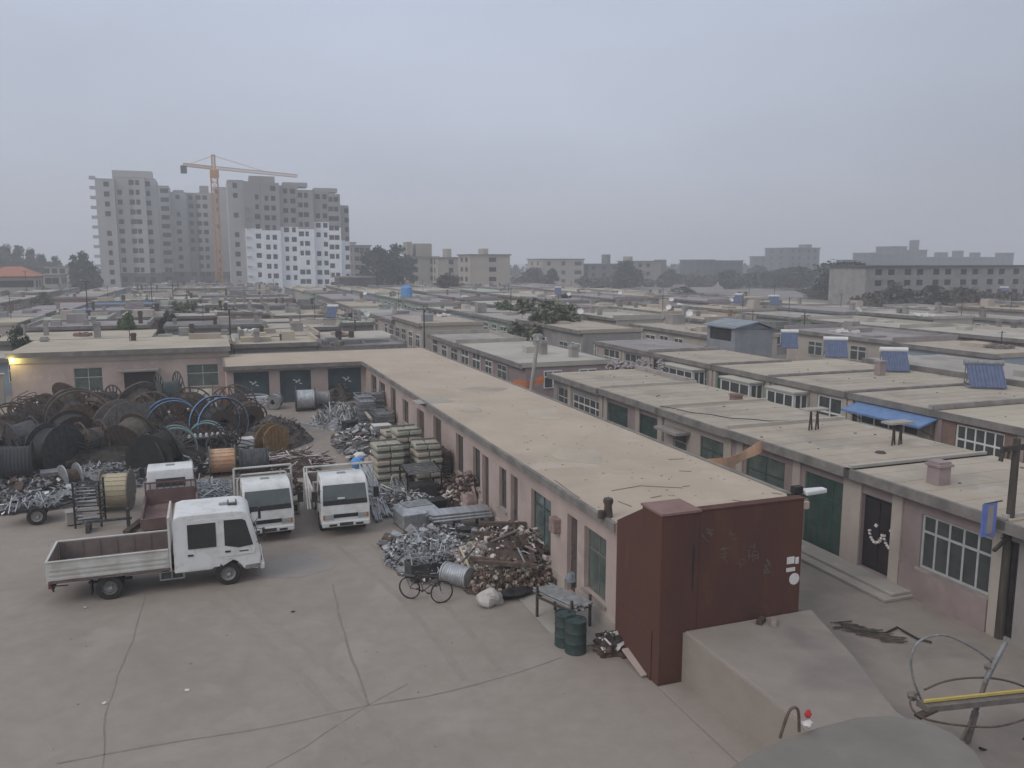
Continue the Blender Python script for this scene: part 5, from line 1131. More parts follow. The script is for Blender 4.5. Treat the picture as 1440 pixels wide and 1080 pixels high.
# ---------------------------------------------------------------- cable reels, scrap and stores on the left of the yard
random.seed(5)
def reel(lab, s, t, z, Rf, Rd, w, head=0, lie=0, fm='rust', dmt='black_cable', spokes=True, rim=None, fth=.05, slats=0, name='cable_reel', hub=True):
    """axle along local x turned by head; lie tilts the axle up; z is the ground, the reel rests on its flanges"""
    q = thing(name, lab, 'cable reel', s, t, z + Rf * math.cos(lie) + w / 2 * math.sin(lie), head, 'cable reels dumped in the yard'); q.rotation_euler = (0, -lie, TH + head)
    rx = Matrix.Rotation(R(90), 3, 'Y')
    if spokes and not rim and dmt != 'galv' and random.random() < .55: spokes = False
    for sg in (-1, 1):
        m = MB(); x0 = sg * w / 2
        if spokes:
            m.lathe([(Rf - .07, -fth / 2), (Rf, -fth / 2), (Rf, fth / 2), (Rf - .07, fth / 2)], 28, c=(x0, 0, 0), rot=rx)
            m.lathe([(Rd + .02, -fth / 2), (Rd * .35, -fth / 2), (Rd * .35, fth / 2), (Rd + .02, fth / 2)], 20, c=(x0, 0, 0), rot=rx)
            for i in range(16): a = i * math.pi / 8; m.bar((x0, math.cos(a) * Rd, math.sin(a) * Rd), (x0, math.cos(a) * (Rf - .05), math.sin(a) * (Rf - .05)), .05)
        else:
            m.lathe([(.1, -fth / 2), (Rf, -fth / 2), (Rf, fth / 2), (.1, fth / 2)], 28, c=(x0, 0, 0), rot=rx)
            for i in range(-3, 4):
                yy = i * Rf / 3.6; hh = math.sqrt(max(0, Rf * Rf * .9 - yy * yy)); m.obox((x0 + sg * (fth / 2 + .008), yy, 0), (.016, Rf / 3.9, hh * 2), Matrix.Identity(3))
        f = m.build('flange', fm, q, smooth=True)
        if rim: MB().lathe([(Rf + .001, -fth * .7), (Rf + .035, -fth * .7), (Rf + .035, fth * .7), (Rf + .001, fth * .7)], 32, c=(x0, 0, 0), rot=rx).build('rim', rim, f, smooth=True)
    prof = [(Rd, -w / 2 + .02)]; n = 9
    for i in range(n): u = -w / 2 + .04 + (w - .08) * (i + .5) / n; prof += [(Rd, u - w / n * .45), (Rd + .02, u - w / n * .2), (Rd + .02, u + w / n * .2), (Rd, u + w / n * .45)]
    prof += [(Rd, w / 2 - .02)]
    m = MB(); m.lathe(prof if not slats else [(Rd, -w / 2), (Rd, w / 2)], 24, rot=rx, close=False)
    if slats:
        for i in range(slats): a = 2 * math.pi * i / slats; m.obox((0, math.cos(a) * Rd, math.sin(a) * Rd), (w * .98, 2 * math.pi * Rd / slats * .82, .05), Matrix.Rotation(a - math.pi / 2, 3, 'X'))
        for xx in (-.25, .2): m.lathe([(Rd + .026, -.02), (Rd + .034, -.02), (Rd + .034, .02), (Rd + .026, .02)], 24, c=(xx * w, 0, 0), rot=rx)
    m.build('drum', dmt, q, smooth=True)
    return q
def RP(x, y, lab, Rf, Rd, w, head=0, dz=0, **kw):
    s, t, z = PG(x, y, dz); return reel(lab, s, t, z, Rf, Rd, w, head, **kw)
hx = math.pi / 2
RP(112, 628, 'large brown reel with curved flange rims, second from the left in the back row', 1.5, .8, 1.0, head=hx + .25, rim='wood_grey')
RP(62, 622, 'reddish brown reel beside the white-cornered crate at the left', 1.25, .75, .9, head=hx - .4, fm='rust_dark', dmt='net_dark')
RP(152, 600, 'black cable reel standing below the left office window', 1.2, .8, .9, head=.6, fm='rust_dark')
RP(178, 640, 'big brown reel with pale centre in front of the office door', 1.4, .9, 1.0, head=hx + .5, fm='wood_grey', dmt='rust', spokes=False)
RP(212, 622, 'brown tilted reel just left of the blue-rimmed pair', 1.35, .8, 1.0, head=.9, fm='rust')
RP(245, 632, 'reel with bright blue flange rim, left one of the blue pair', 1.3, .45, .9, head=hx + .15, rim='blue_rim', fm='rust_dark')
RP(310, 630, 'reel with bright blue flange rim, right one of the blue pair', 1.35, .75, .95, head=hx + .45, rim='blue_rim', fm='rust_dark')
RP(248, 655, 'small cyan-rimmed reel with dark open middle in front of the left blue one', .95, .4, .7, head=hx + .1, rim='cyan_rim', fm='wood_grey')
RP(292, 640, 'smaller reel with thin cyan rim in front of the right blue one', .85, .35, .6, head=hx - .1, rim='cyan_rim', fm='rust')
RP(240, 590, 'dark green-grey reel under the door canopy side of the office', 1.45, .85, 1.1, head=.3, fm='drum_green', dmt='drum_green')
RP(285, 590, 'reel with drab cloth-wrapped drum below the right office window', 1.05, .8, 1.3, head=.0, fm='rust_dark', dmt='sack')
RP(330, 602, 'brown reel behind the stacked white hoops', 1.25, .7, .9, head=hx - .5, fm='rust')
RP(217, 672, 'black cable coil with a deep dark hollow in the middle of the heap', 1.05, .75, .9, head=hx - .25, fm='black', dmt='black', spokes=True)
RP(80, 668, 'grey-black cable reel left of the blue tank', 1.2, .95, 1.0, head=hx + .9, fm='steel_dark', dmt='black_cable')
RP(130, 655, 'dull brown reel behind the blue tank', 1.1, .7, .9, head=.5, fm='rust', dmt='net_brown')
RP(25, 690, 'black cable reel lying in front of the left heap', 1.05, .85, 1.3, head=.1, fm='black')
RP(20, 640, 'dark reel half hidden at the left edge of the yard', 1.3, .8, 1.0, head=hx + .1, fm='rust_dark', dmt='net_dark')
RP(166, 716, 'reel lagged with yellowish wooden slats next to the black rack', .82, .62, 1.05, head=-.12, fm='wood_grey', dmt='wood_pale', spokes=False, slats=20)
RP(314, 668, 'reel with pale peach lagging behind the racked truck', .7, .52, 1.1, head=.0, fm='wood_grey', dmt='orange_pale', slats=18)
RP(358, 672, 'slate grey cable drum right of the peach lagged one', .72, .62, 1.2, head=.0, fm='steel_dark', dmt='steel_dark')
RP(384, 640, 'ochre and brown coil hanging over the grey drum', .8, .5, .6, head=hx + .6, fm='tarp_ochre', dmt='rust', spokes=False)
RP(100, 692, 'small white-flanged reel with brown end above the silver scrap', .62, .35, .6, head=.5, fm='galv', dmt='rust', spokes=False)
RP(430, 577, 'shiny galvanised wire coil in front of the middle garage door', .72, .6, 1.2, head=-.05, fm='steel_dark', dmt='galv', spokes=True)
RP(452, 573, 'duller galvanised wire coil right of the shiny one', .55, .48, 1.0, head=-.05, fm='galv_dull', dmt='galv_dull', spokes=False)
RP(386, 575, 'small silver coil between the first two garage doors', .5, .42, .7, head=hx * .8, fm='galv_dull', dmt='galv')
RP(12, 670, 'low dark coil under the left netting', .8, .6, .9, head=.3, fm='rust_dark', dmt='black_cable')
def mound(lab, x, y, rx, ry, rz_, m, seed, amp=.3, name='scrap_heap', bits=None, nb=150, bl=(.15, .6), bm=None, rot=0, up=.35):
    s, t, z = PG(x, y); mb = MB(); N_ = 30; J = 9; zz = z
    for j in range(J + 1):
        for i in range(N_):
            a = 2 * math.pi * i / N_; u = j / J; d = Vector((math.cos(a), math.sin(a), 0)); k = 1 + amp * mnoise.noise(d * 1.6 + Vector((seed, u * 1.5, 0))) * 1.6
            h = rz_ * (1 - u * u) ** 1.1 * (1 + .5 * mnoise.noise(Vector((math.cos(a) * u * 2.5, math.sin(a) * u * 2.5, seed)))) + .12 * mnoise.noise(Vector((math.cos(a) * u * 9, math.sin(a) * u * 9, seed)))
            p = (rx * u * k * math.cos(a), ry * u * k * math.sin(a)); mb.v.append((p[0], p[1], max(-.1, h) if j < J else -.15))
    for j in range(J):
        for i in range(N_): mb.f.append((j * N_ + i, (j + 1) * N_ + i, (j + 1) * N_ + (i + 1) % N_, j * N_ + (i + 1) % N_)); mb.m.append(0)
    rnd = random.Random(seed); mb.k = 0
    bmats = bm or []
    for i in range(nb if bits else 0):
        u = math.sqrt(rnd.random()) * .95; a = rnd.uniform(0, 6.28); p = Vector((rx * u * math.cos(a), ry * u * math.sin(a), rz_ * (1 - u * u) ** 1.1 + rnd.uniform(-.05, .15)))
        L0 = rnd.uniform(*bl); d = Vector((rnd.gauss(0, 1), rnd.gauss(0, 1), rnd.gauss(0, up))).normalized(); mb.k = 1 + rnd.randrange(len(bmats))
        if bits == 'rod': mb.tube(p - d * L0 / 2, p + d * L0 / 2, rnd.uniform(.012, .03), n=5)
        elif bits == 'bar': mb.bar(p - d * L0 / 2, p + d * L0 / 2, rnd.uniform(.03, .07), rnd.uniform(.015, .04))
        elif bits == 'plate': mb.obox(p, (L0, L0 * rnd.uniform(.3, .8), rnd.uniform(.01, .06)), euler(rnd.uniform(-.8, .8), rnd.uniform(-.8, .8), a))
        elif bits == 'bell': mm = d.to_track_quat('Z', 'Y').to_matrix() * rnd.uniform(.6, 1.0); mb.lathe([(.0, 0), (.09, 0), (.05, .06), (.05, .09), (.08, .1), (.03, .16), (0, .16)], 7, c=p, rot=mm, close=False)
        elif bits == 'mix':
            if rnd.random() < .5: mb.tube(p - d * L0 / 2, p + d * L0 / 2, rnd.uniform(.012, .04), n=5)
            else: mb.obox(p, (L0 * .6, L0 * rnd.uniform(.2, .5), rnd.uniform(.02, .15)), euler(rnd.uniform(-.8, .8), rnd.uniform(-.8, .8), a))
    o = mb.build(name, [m] + bmats, s=s, t=t, z=z, rz=rot); tag(o, lab, 'heap', kind='stuff'); return o
mound('dark heap of netting and tarpaulin at the far left of the yard', 12, 640, 3.2, 3.0, 1.7, 'net_dark', 1, bits='plate', nb=90, bl=(.3, 1.0), bm=['net_dark', 'rust_dark', 'net_brown'])
mound('reddish dark heap between the left edge and the large brown reel', 52, 608, 1.9, 1.8, 1.5, 'rust_dark', 2, bits='mix', nb=80, bm=['rust_dark', 'net_dark', 'wood_grey'])
mound('black and brown scrap filling in among the cable reels', 180, 636, 8.0, 4.6, 1.25, 'net_dark', 3, bits='mix', nb=1300, bl=(.3, 1.1), bm=['net_dark', 'rust', 'steel_dark', 'wood_grey', 'rust_dark'])
mound('silvery pile of small metal fittings behind the lagged reel', 150, 676, 3.3, 1.9, .6, 'galv_dull', 4, bits='bar', nb=1100, bl=(.12, .5), bm=['galv', 'galv_dull', 'steel_dark', 'galv'])
mound('tangle of silver brackets at the left edge beside the cart', 40, 712, 2.2, 1.0, .5, 'scrap_soil', 5, bits='mix', nb=260, bl=(.15, .7), bm=['galv', 'steel_dark', 'steel_dark', 'galv_dull'])
mound('pale blue-grey metal strips lying between the two white trucks', 296, 697, 1.25, 2.2, .35, 'galv_dull', 6, bits='bar', nb=480, bl=(.3, .9), bm=['galv', 'galv_dull', 'slate_blue'], up=.1)
mound('heap of brown netting behind the racked truck', 388, 622, 1.9, 1.9, 1.3, 'net_brown', 7, bits='mix', nb=200, bm=['net_brown', 'rust_dark', 'net_dark', 'wood_grey'])
mound('spread of rusty rods and hooks right of the brown netting', 405, 655, 1.9, 2.3, .45, 'rust_dark', 8, bits='rod', nb=420, bl=(.4, 1.6), bm=['rust', 'rust_dark', 'insul_brown', 'porcelain'], up=.12)
mound('small dark heap of knotted fittings between the two front-facing trucks', 407, 690, .55, .8, .5, 'rust_dark', 9, bits='bell', nb=130, bm=['insul_brown', 'rust', 'steel_dark'])
mound('flattened litter and bolts around the silver coils', 470, 572, 2.0, .6, .15, 'scrap_soil', 10, bits='mix', nb=90, bl=(.1, .5), bm=['galv_dull', 'rust', 'porcelain'])
mound('leafy dark scrub and netting in front of the third garage door', 474, 563, 1.1, .9, 1.2, 'net_brown', 11, bits='mix', nb=120, bl=(.1, .4), bm=['net_brown', 'leaf_dusty', 'net_dark'])
for a_ in ((95, 610, 'brown reel sunk in the heap behind the large brown one', 1.3, .85, 1.0, .8, .5, 'rust', 'net_brown'), (140, 622, 'dull reel with a wide coil between the big brown reels', 1.2, .95, .9, 1.2, .35, 'rust_dark', 'rust'), (200, 600, 'grey-brown reel tilted up beside the office door', 1.2, .8, .9, 2.2, .6, 'wood_grey', 'net_brown'),
    (232, 668, 'dark reel half under the cyan-rimmed one', 1.0, .8, .8, .4, .3, 'steel_dark', 'black'), (105, 648, 'blackened reel at the front middle of the heap', 1.1, .9, 1.0, 2.0, .2, 'rust_dark', 'black_cable'), (270, 612, 'rusty reel standing between the two blue-rimmed ones', 1.2, .9, .9, 1.4, .2, 'rust', 'rust_dark'),
    (40, 660, 'grey coil reel behind the black left reel', 1.1, .9, 1.0, .5, .2, 'steel_dark', 'steel_dark'), (190, 655, 'reel of brown wire in the centre of the heap', 1.1, .9, 1.0, .9, .4, 'rust_dark', 'net_brown'), (350, 615, 'brown reel beside the caged units and white box', .95, .75, .8, 1.9, .2, 'rust', 'rust')):
    s, t, z = PG(a_[0], a_[1]); reel(a_[2], s, t, z + .15, a_[3], a_[4], a_[5], a_[6], lie=a_[7], fm=a_[8], dmt=a_[9])
mound('dark mixed scrap filling the ground between the left reels and the cart', 45, 695, 3.4, 2.2, .7, 'net_dark', 61, bits='mix', nb=700, bl=(.15, .8), bm=['steel_dark', 'galv_dull', 'rust_dark', 'galv', 'rust'])
mound('mixed cable ends and brackets just behind the old truck', 225, 668, 2.2, 1.6, .7, 'net_dark', 62, bits='mix', nb=520, bl=(.2, .9), bm=['steel_dark', 'black_cable', 'galv', 'rust_dark', 'wood_grey'])
mound('rusty tangle around the caged units and lagged drums', 320, 652, 2.6, 1.8, .5, 'rust_dark', 63, bits='mix', nb=420, bl=(.2, .9), bm=['rust', 'steel_dark', 'wood_grey', 'galv_dull'])
rnd = random.Random(66)
for i in range(44):
    x, y = rnd.uniform(10, 345), rnd.uniform(585, 668); s, t, z = PG(x, y); r_ = rnd.uniform(.35, .8); n_ = 40; pts = []
    ph = rnd.uniform(0, 6); mm = euler(rnd.uniform(-.9, .9), rnd.uniform(-.9, .9), 0)
    for k in range(n_): a = ph + k * .42; rr = r_ * (1 + .08 * math.sin(k * 1.3)); pts.append(mm @ Vector((rr * math.cos(a), rr * math.sin(a), .012 * k - .2)))
    o = MB().path(pts, rnd.uniform(.02, .035), 5).build('cable_coil', rnd.choice(['black_cable', 'rust_dark', 'black_cable', 'rust', 'steel_dark']), s=s, t=t, z=z + rnd.uniform(1.0, 1.5)); tag(o, 'loose coil of old cable thrown on top of the reel heap', 'cable coil', 'loose cable coils on the reel heap')
# stacks of pale hoops
s, t, z = PG(352, 597)
for i in range(13):
    lv = i if i < 6 else i - 6; x0 = 0 if i < 6 else .3; zz = (.1 + lv * .11) if i < 6 else (.95 + lv * .1)
    q = MB().lathe([(.62, -.03), (.7, -.03), (.7, .03), (.62, .03)], 22, rot=euler(random.uniform(-.06, .06), random.uniform(-.06, .06), 0)).build('metal_hoop', 'white_paint' if i % 2 else 'galv', s=s + x0 + random.uniform(-.15, .15), t=t + (0 if i < 6 else .8) + random.uniform(-.1, .1), z=z + zz, smooth=True)
    tag(q, 'pale metal hoop in the stacked hoops before the first garage door', 'hoop', 'stacked pale hoops')
# caged transformers with white caps
for i, (x, y) in enumerate(((276, 648), (300, 646), (324, 644))):
    s, t, z = PG(x, y); q = thing('caged_transformer', f'black slatted unit with white knobs on top, {["left", "middle", "right"][i]} of three before the blue-rimmed reels', 'transformer', s, t, z, .05, 'black slatted units')
    m = MB().box(-.38, .38, -.45, .45, .1, 1.15)
    for k in range(7): x_ = -.4 + k * .133; m.box(x_ - .02, x_ + .02, -.52, -.46, .15, 1.1)
    m.build('tank', 'black', q, bevel=.02); MB().box(-.42, .42, -.5, .5, 1.152, 1.2).build('lid', 'steel_dark', q)
    for k in range(3): MB().lathe([(0, 0), (.06, 0), (.09, .04), (.05, .08), (.08, .12), (.04, .2), (0, .2)], 9, c=(-.26 + k * .26, -.2, 1.2), close=False).build('bushing', 'porcelain', q, smooth=True)
    MB().box(-.3, .3, -.4, -.3, 0, .1).box(-.3, .3, .3, .4, 0, .1).build('skid', 'steel_dark', q)
def crate(lab, x, y, w, d, h, m, rz=0, dz=0, name='metal_cabinet', cat='cabinet', lid=None, front=None, ribs=0, bevel=.02):
    s, t, z = PG(x, y, 0); q = thing(name, lab, cat, s, t, z + dz, rz)
    mb = MB().box(-w / 2, w / 2, -d / 2, d / 2, .05, h); 
    for k in range(ribs): xx = -w / 2 + (k + .5) * w / ribs; mb.box(xx - .03, xx + .03, -d / 2 - .03, -d / 2, .08, h - .05)
    mb.build('body', m, q, bevel=bevel); MB().box(-w / 2 - .02, w / 2 + .02, -d / 2 - .02, d / 2 + .02, h + .001, h + .05).build('lid', lid or m, q, bevel=.01)
    MB().box(-w / 2 + .05, -w / 2 + .15, -d / 2 + .05, d / 2 - .05, 0, .05).box(w / 2 - .15, w / 2 - .05, -d / 2 + .05, d / 2 - .05, 0, .05).build('foot', 'steel_dark', q)
    if front: MB().box(-w * .35, w * .35, -d / 2 - .012, -d / 2 - .001, h * .25, h * .75).build('panel', front, q)
    return q
crate('white-topped box between the black units and the brown netting', 346, 645, .75, .7, 1.0, 'white_paint', .1, ribs=0)
crate('dirty white crate standing among the reels below the office window', 52, 604, .5, .5, 1.5, 'frame_white', .3, name='crate', cat='crate')
crate('pale grey box with dark holes left of the silver scrap', 76, 690, .9, .7, .85, 'galv_dull', .2, front='steel_dark')
crate('small green box with dark panel between the two front-facing trucks', 410, 722, .62, .45, .55, 'sack', 0, front='door_black')
crate('white carton against the wall between the garage doors', 450, 556, .8, .5, 1.2, 'wall_pink', 0, name='carton', cat='carton', front='paper')
crate('light grey concrete block beside the black rack', 105, 737, .55, .5, .5, 'roof_grey', .2, name='concrete_block', cat='block')
s, t, z = PG(150, 642); q = thing('blue_drum', 'bright blue plastic drum lying among the reels', 'drum', s, t, z + .55); MB().lathe([(0, -.35), (.26, -.33), (.28, -.1), (.29, 0), (.28, .1), (.26, .33), (0, .35)], 16, rot=euler(1.2, .4, .3), close=False).build('body', 'blue_cloth', q, smooth=True); MB().lathe([(0, .352), (.05, .352), (.05, .4), (0, .4)], 10, rot=euler(1.2, .4, .3), close=False).build('cap', 'white_paint', q)
for i in range(5):
    s, t, z = PG(170 - i * 4, 650); q = MB().tube((0, 0, 0), (1.3, -.5, .25), .03).build('metal_pipe', 'galv', s=s, t=t, z=z + .45 + i * .05, rz=-.2 + i * .09); tag(q, 'thin white pipe lying on the silver pile under the blue drum', 'pipe', 'pipes under the blue drum')
for i in range(3):
    s, t, z = PG(405 + i * 5, 600 + i * 3); q = MB().bar((0, 0, .1), (1.3, -2.3, .15), .06).build('metal_rail', 'galv', s=s, t=t, z=z + .25, rz=.15 * i); tag(q, 'pale rail lying beside the brown netting heap', 'rail', 'rails beside the netting')
# black rack and the two-wheeled cart
s, t, z = PG(128, 738); q = thing('steel_rack', 'black open steel rack left of the slatted reel', 'rack', s, t, z, -.1)
m = MB()
for x in (-.45, .45):
    for y in (-.35, .35): MB().box(x - .03, x + .03, y - .03, y + .03, 0, 1.75).build('upright', 'black', q)
m = MB()
for zz in (.3, .62, .94, 1.26, 1.58): m.box(-.42, .42, -.38, -.32, zz, zz + .04); m.box(-.42, .42, .32, .38, zz, zz + .04); m.box(-.48, -.42, -.32, .32, zz, zz + .04); m.box(.42, .48, -.32, .32, zz, zz + .04)
m.build('shelf', 'steel_dark', q); m = MB()
for k in range(10): m.tube((-.35, -.36 + .02 * k, .35 + .13 * k), (.3, -.3, .38 + .13 * k), .025)
m.build('stored_rod', 'galv', q)
s, t, z = PG(178, 742); q = thing('reel_stand', 'dark steel jack stand in front of the slatted reel', 'stand', s, t, z, 0)
MB().box(-1.3, .2, -.05, .05, .32, .4).build('beam', 'steel_dark', q); MB().box(.02, .14, -.08, .08, 0, .75).build('leg', 'steel_dark', q); MB().box(-1.35, -1.2, -.3, .3, 0, .32).build('leg', 'steel_dark', q)
s, t, z = PG(48, 733); q = thing('two_wheel_cart', 'dark two-wheeled handcart loaded with silver brackets at the left', 'cart', s, t, z, .1)
MB().box(-.9, .9, -.45, .45, .5, .58).bar((.9, .3, .55), (1.7, .25, .75), .05).bar((.9, -.3, .55), (1.7, -.25, .75), .05).build('frame', 'black', q)
for sg in (-1, 1): w = wheel(q, .15, sg * .55, r=.34, w=.14, side=sg)
m = MB(); rnd = random.Random(8)
for k in range(70): p = Vector((rnd.uniform(-.9, .9), rnd.uniform(-.4, .4), rnd.uniform(.6, .95))); d = Vector((rnd.gauss(0, 1), rnd.gauss(0, 1), rnd.gauss(0, .6))).normalized() * rnd.uniform(.15, .45); m.bar(p - d, p + d, .035)
tag(m.build('bracket_load', 'galv', s=s, t=t, z=z, rz=.1), 'loose silver brackets heaped on the handcart', 'brackets', kind='stuff')
q = thing('wooden_plank', 'long brown plank resting on the ground beside the old truck bed', 'plank', *PG(192, 742)[:2], 0, R(72)); MB().box(-.9, .9, -.12, .12, .16, .24).build('board', 'rust_dark', q); MB().box(-.7, -.6, -.2, .2, .002, .155).box(.5, .6, -.2, .2, .002, .155).build('bearer', 'steel_dark', q)
o = MB().box(-.3, .3, -1.3, 1.3, 0, .012).build('ground_plate', 'rust', s=PG(92, 755)[0], t=PG(92, 755)[1] + .3, z=.012); tag(o, 'flat brown steel plate lying on the ground behind the flatbed', 'plate')
# ---------------------------------------------------------------- stores along the pink wall
random.seed(9)
# stacked pale beams / sacks on pallets
def stack(x, y, n, w, d, lh, m, colname, rz=0, jit=.03):
    s, t, z = PG(x, y)
    for i in range(n):
        q = thing('sack_bale', f'{colname} flattened bale, {ORD[i + 1]} from the ground in its stack', 'bale', s + random.uniform(-jit, jit), t + random.uniform(-jit, jit), z + .02 + i * (lh + .07), rz + random.uniform(-.07, .07), 'stacked bales beside the pink wall')
        mb = MB(); N_ = 12; prof = []
        for sx in (0, 1):
            h = w / 2 * .98
            mb_ = MB().box(-w / 2 + sx * w / 2 + .01, sx * w / 2 - .01, -d / 2, d / 2, .02, lh); mb_.build('bag', m if m == 'rust' else random.choice([m, m, 'roof_dusty']), q, bevel=.06, smooth=True)
        MB().box(-w / 2 + .05, w / 2 - .05, -d / 2 + .04, -d / 2 + .12, lh + .002, lh + .068).box(-w / 2 + .05, w / 2 - .05, d / 2 - .12, d / 2 - .04, lh + .002, lh + .068).build('spacer', 'wood_grey', q)
stack(546, 690, 7, 1.25, 1.3, .24, 'sack', 'pale green-grey left front')
stack(573, 676, 8, 1.2, 1.2, .24, 'sack', 'pale grey-green middle')
stack(600, 688, 7, 1.15, 1.2, .24, 'sack', 'pale grey right')
stack(619, 682, 5, .8, 1.2, .26, 'rust', 'rust brown rearmost')
stack(556, 656, 6, 1.2, 1.1, .24, 'sack', 'dusty far left back')
mound('mixed metal scrap and fittings along the wall beyond the bales', 522, 628, 2.0, 4.2, .9, 'scrap_soil', 21, bits='mix', nb=520, bl=(.12, .7), bm=['galv_dull', 'galv', 'steel_dark', 'rust', 'porcelain'])
mound('pale metal rods heaped upright before the third garage door', 480, 597, 1.8, 1.5, .8, 'galv_dull', 22, bits='rod', nb=340, bl=(.5, 1.3), bm=['galv', 'white_paint', 'galv_dull', 'steel_dark'], up=1.2)
mound('litter of white and dark bits edging the wall store', 497, 630, .8, 3.0, .2, 'scrap_soil', 23, bits='plate', nb=120, bl=(.08, .3), bm=['porcelain', 'galv', 'steel_dark', 'blue_cloth'])
for k, (x, y) in enumerate([(512, 592), (527, 588), (515, 600), (531, 600), (540, 604)]):
    s, t, z = PG(x, y); 
    for j in range(3 if k < 3 else 2):
        q = thing('wire_cage', 'grey wire mesh cage, ' + ['back left', 'back right', 'front left', 'front middle', 'front right'][k] + ' pile, ' + ['bottom', 'second', 'third'][j] + ' level', 'cage', s, t, z + .05 + j * .56, .03 * j, 'grey mesh cages by the inner corner')
        m = MB(); w = .5
        for u in range(5):
            a = -w + u * w / 2
            for v in (-w, w): m.bar((a, v, 0), (a, v, .5), .025); m.bar((v, a, 0), (v, a, .5), .025)
        m.build('side_mesh', 'galv_dull', q); m = MB()
        for zz in (0, .25, .5):
            for v in (-w, w): m.bar((-w, v, zz), (w, v, zz), .03); m.bar((v, -w, zz), (v, w, zz), .03)
        m.build('frame', 'galv', q); MB().box(-w + .05, w - .05, -w + .05, w - .05, .02, .38).build('contents', 'galv_dull', q, bevel=.03)
a = PG(503, 588); b = PG(523, 612); q = MB().tube((a[0], a[1], a[2] + 1.0), (b[0], b[1], b[2] + .9), .09, n=10).build('concrete_pipe', 'roof_grey', s=0, t=0); tag(q, 'long pale pipe lying diagonally on top of the wall-side scrap', 'pipe')
crate('open white-topped cage box in front of the bales', 537, 628, .9, .7, .8, 'galv', .05, dz=.35, lid='porcelain', ribs=6)
crate('black box pile tipped against the long pale pipe', 492, 608, .7, .6, .6, 'black', .4, name='metal_box', cat='box')
s, t, z = PG(506, 662); q = thing('stuffed_bag', 'blue and white bag with an orange patch left of the bales', 'bag', s, t, z); MB().blob((0, 0, .38), (.42, .35, .42), 4).build('bag', 'blue_cloth', q, smooth=True); MB().blob((.3, -.15, .3), (.28, .25, .3), 9).build('patch', 'orange_pale', q, smooth=True); MB().blob((.05, .1, .72), (.3, .25, .16), 12).build('white_top', 'paper', q, smooth=True)
# fan of galvanised pipes
rnd = random.Random(4)
for i in range(34):
    u = rnd.random(); xb, yb = 506 + 20 * u + rnd.uniform(-6, 6), 662 + rnd.uniform(-6, 14) + 22 * u; xe, ye = 528 + 28 * (i / 34) + rnd.uniform(-3, 3), 735 - 10 * (i / 34) + rnd.uniform(-4, 3)
    a = PG(xb, yb); b = PG(xe, ye); q = MB().tube((a[0], a[1], .55 + .012 * i + rnd.uniform(0, .12)), (b[0], b[1], .06 + rnd.uniform(0, .18)), .034, n=7).build('galvanised_pipe', 'galv', s=0, t=0)
    tag(q, 'galvanised pipe in the fanned bundle right of the single-cab truck', 'pipe', 'fanned galvanised pipes')
for i in range(16):
    x = 548 + rnd.uniform(0, 22); a = PG(x, 694 + rnd.uniform(-6, 6)); b = PG(x + 14 + rnd.uniform(-5, 5), 726); q = MB().tube((a[0], a[1], .85), (b[0], b[1], .15), .03, n=6).build('galvanised_pipe', 'galv_dull', s=0, t=0); tag(q, 'short dull pipe leaning behind the big galvanised box', 'pipe', 'short leaning pipes')
s, t, z = PG(586, 738)
q = thing('galvanised_box', 'large grey galvanised box with ribbed sloping lid beside the pipes', 'box', s, t, 0, .12)
MB().box(-.75, .75, -.6, .6, .06, .62).build('body', 'galv', q, bevel=.05); m = MB().add([(-.78, -.63, .62), (.78, -.63, .62), (.78, .63, .62), (-.78, .63, .62), (-.6, -.35, .82), (.6, -.35, .82), (.6, .45, .82), (-.6, .45, .82)], [(3, 2, 1, 0), (4, 5, 6, 7), (0, 1, 5, 4), (1, 2, 6, 5), (2, 3, 7, 6), (3, 0, 4, 7)])
for k in range(5): y = -.28 + k * .16; m.box(-.56, .56, y, y + .06, .822, .86)
m.build('lid', 'galv', q, bevel=.01); MB().box(-.7, -.55, -.5, .5, 0, .06).box(.55, .7, -.5, .5, 0, .06).build('skid', 'steel_dark', q)
# bundle of tubes lying sideways
for i in range(22):
    r_ = i // 8; c = i % 8; s, t, z = PG(650, 748); q = MB().tube((-1.15 + rnd.uniform(-.05, .05), 0, 0), (1.15 + rnd.uniform(-.05, .05), 0, 0), .055, n=9).build('steel_tube', 'galv', s=s, t=t + c * .13 + r_ * .06, z=.5 + r_ * .1, smooth=True)
    tag(q, 'steel tube in the level bundle lying beyond the white knobbed heap', 'tube', 'level bundle of steel tubes')
s, t, z = PG(650, 752); q = thing('tube_rack', 'low dark rack carrying the level bundle of steel tubes', 'rack', s, t - .1, 0)
m = MB()
for x in (-.9, 0, .9): m.box(x - .04, x + .04, 0, 1.2, .36, .44); m.box(x - .04, x + .04, 0, .08, 0, .355); m.box(x - .04, x + .04, 1.1, 1.18, 0, .355)
m.build('frame', 'steel_dark', q)
s, t, z = PG(592, 700); q = thing('steel_shelf', 'black slatted steel frame between the bales and the galvanised box', 'rack', s, t, 0, .1)
m = MB()
for x in (-.75, .75): MB().bar((x, -.5, 0), (x, -.5, 1.3), .06).bar((x, .5, 0), (x, .5, 1.5), .06).bar((x, -.5, 1.3), (x, .5, 1.5), .05).build('upright', 'black', q)
m = MB()
for k in range(7): m.bar((-.72, -.5 + k * .15, 1.28 + k * .03), (.72, -.5 + k * .15, 1.28 + k * .03), .06, .04); 
m.build('slat', 'galv_dull', q); MB().box(-.6, .6, -.4, .4, .05, .7).build('stored_box', 'steel_dark', q, bevel=.03)
mound('rubbly silver fittings below the black slatted frame', 570, 712, 1.4, 1.1, .5, 'scrap_soil', 31, bits='mix', nb=240, bl=(.1, .4), bm=['galv', 'galv_dull', 'steel_dark', 'porcelain'])
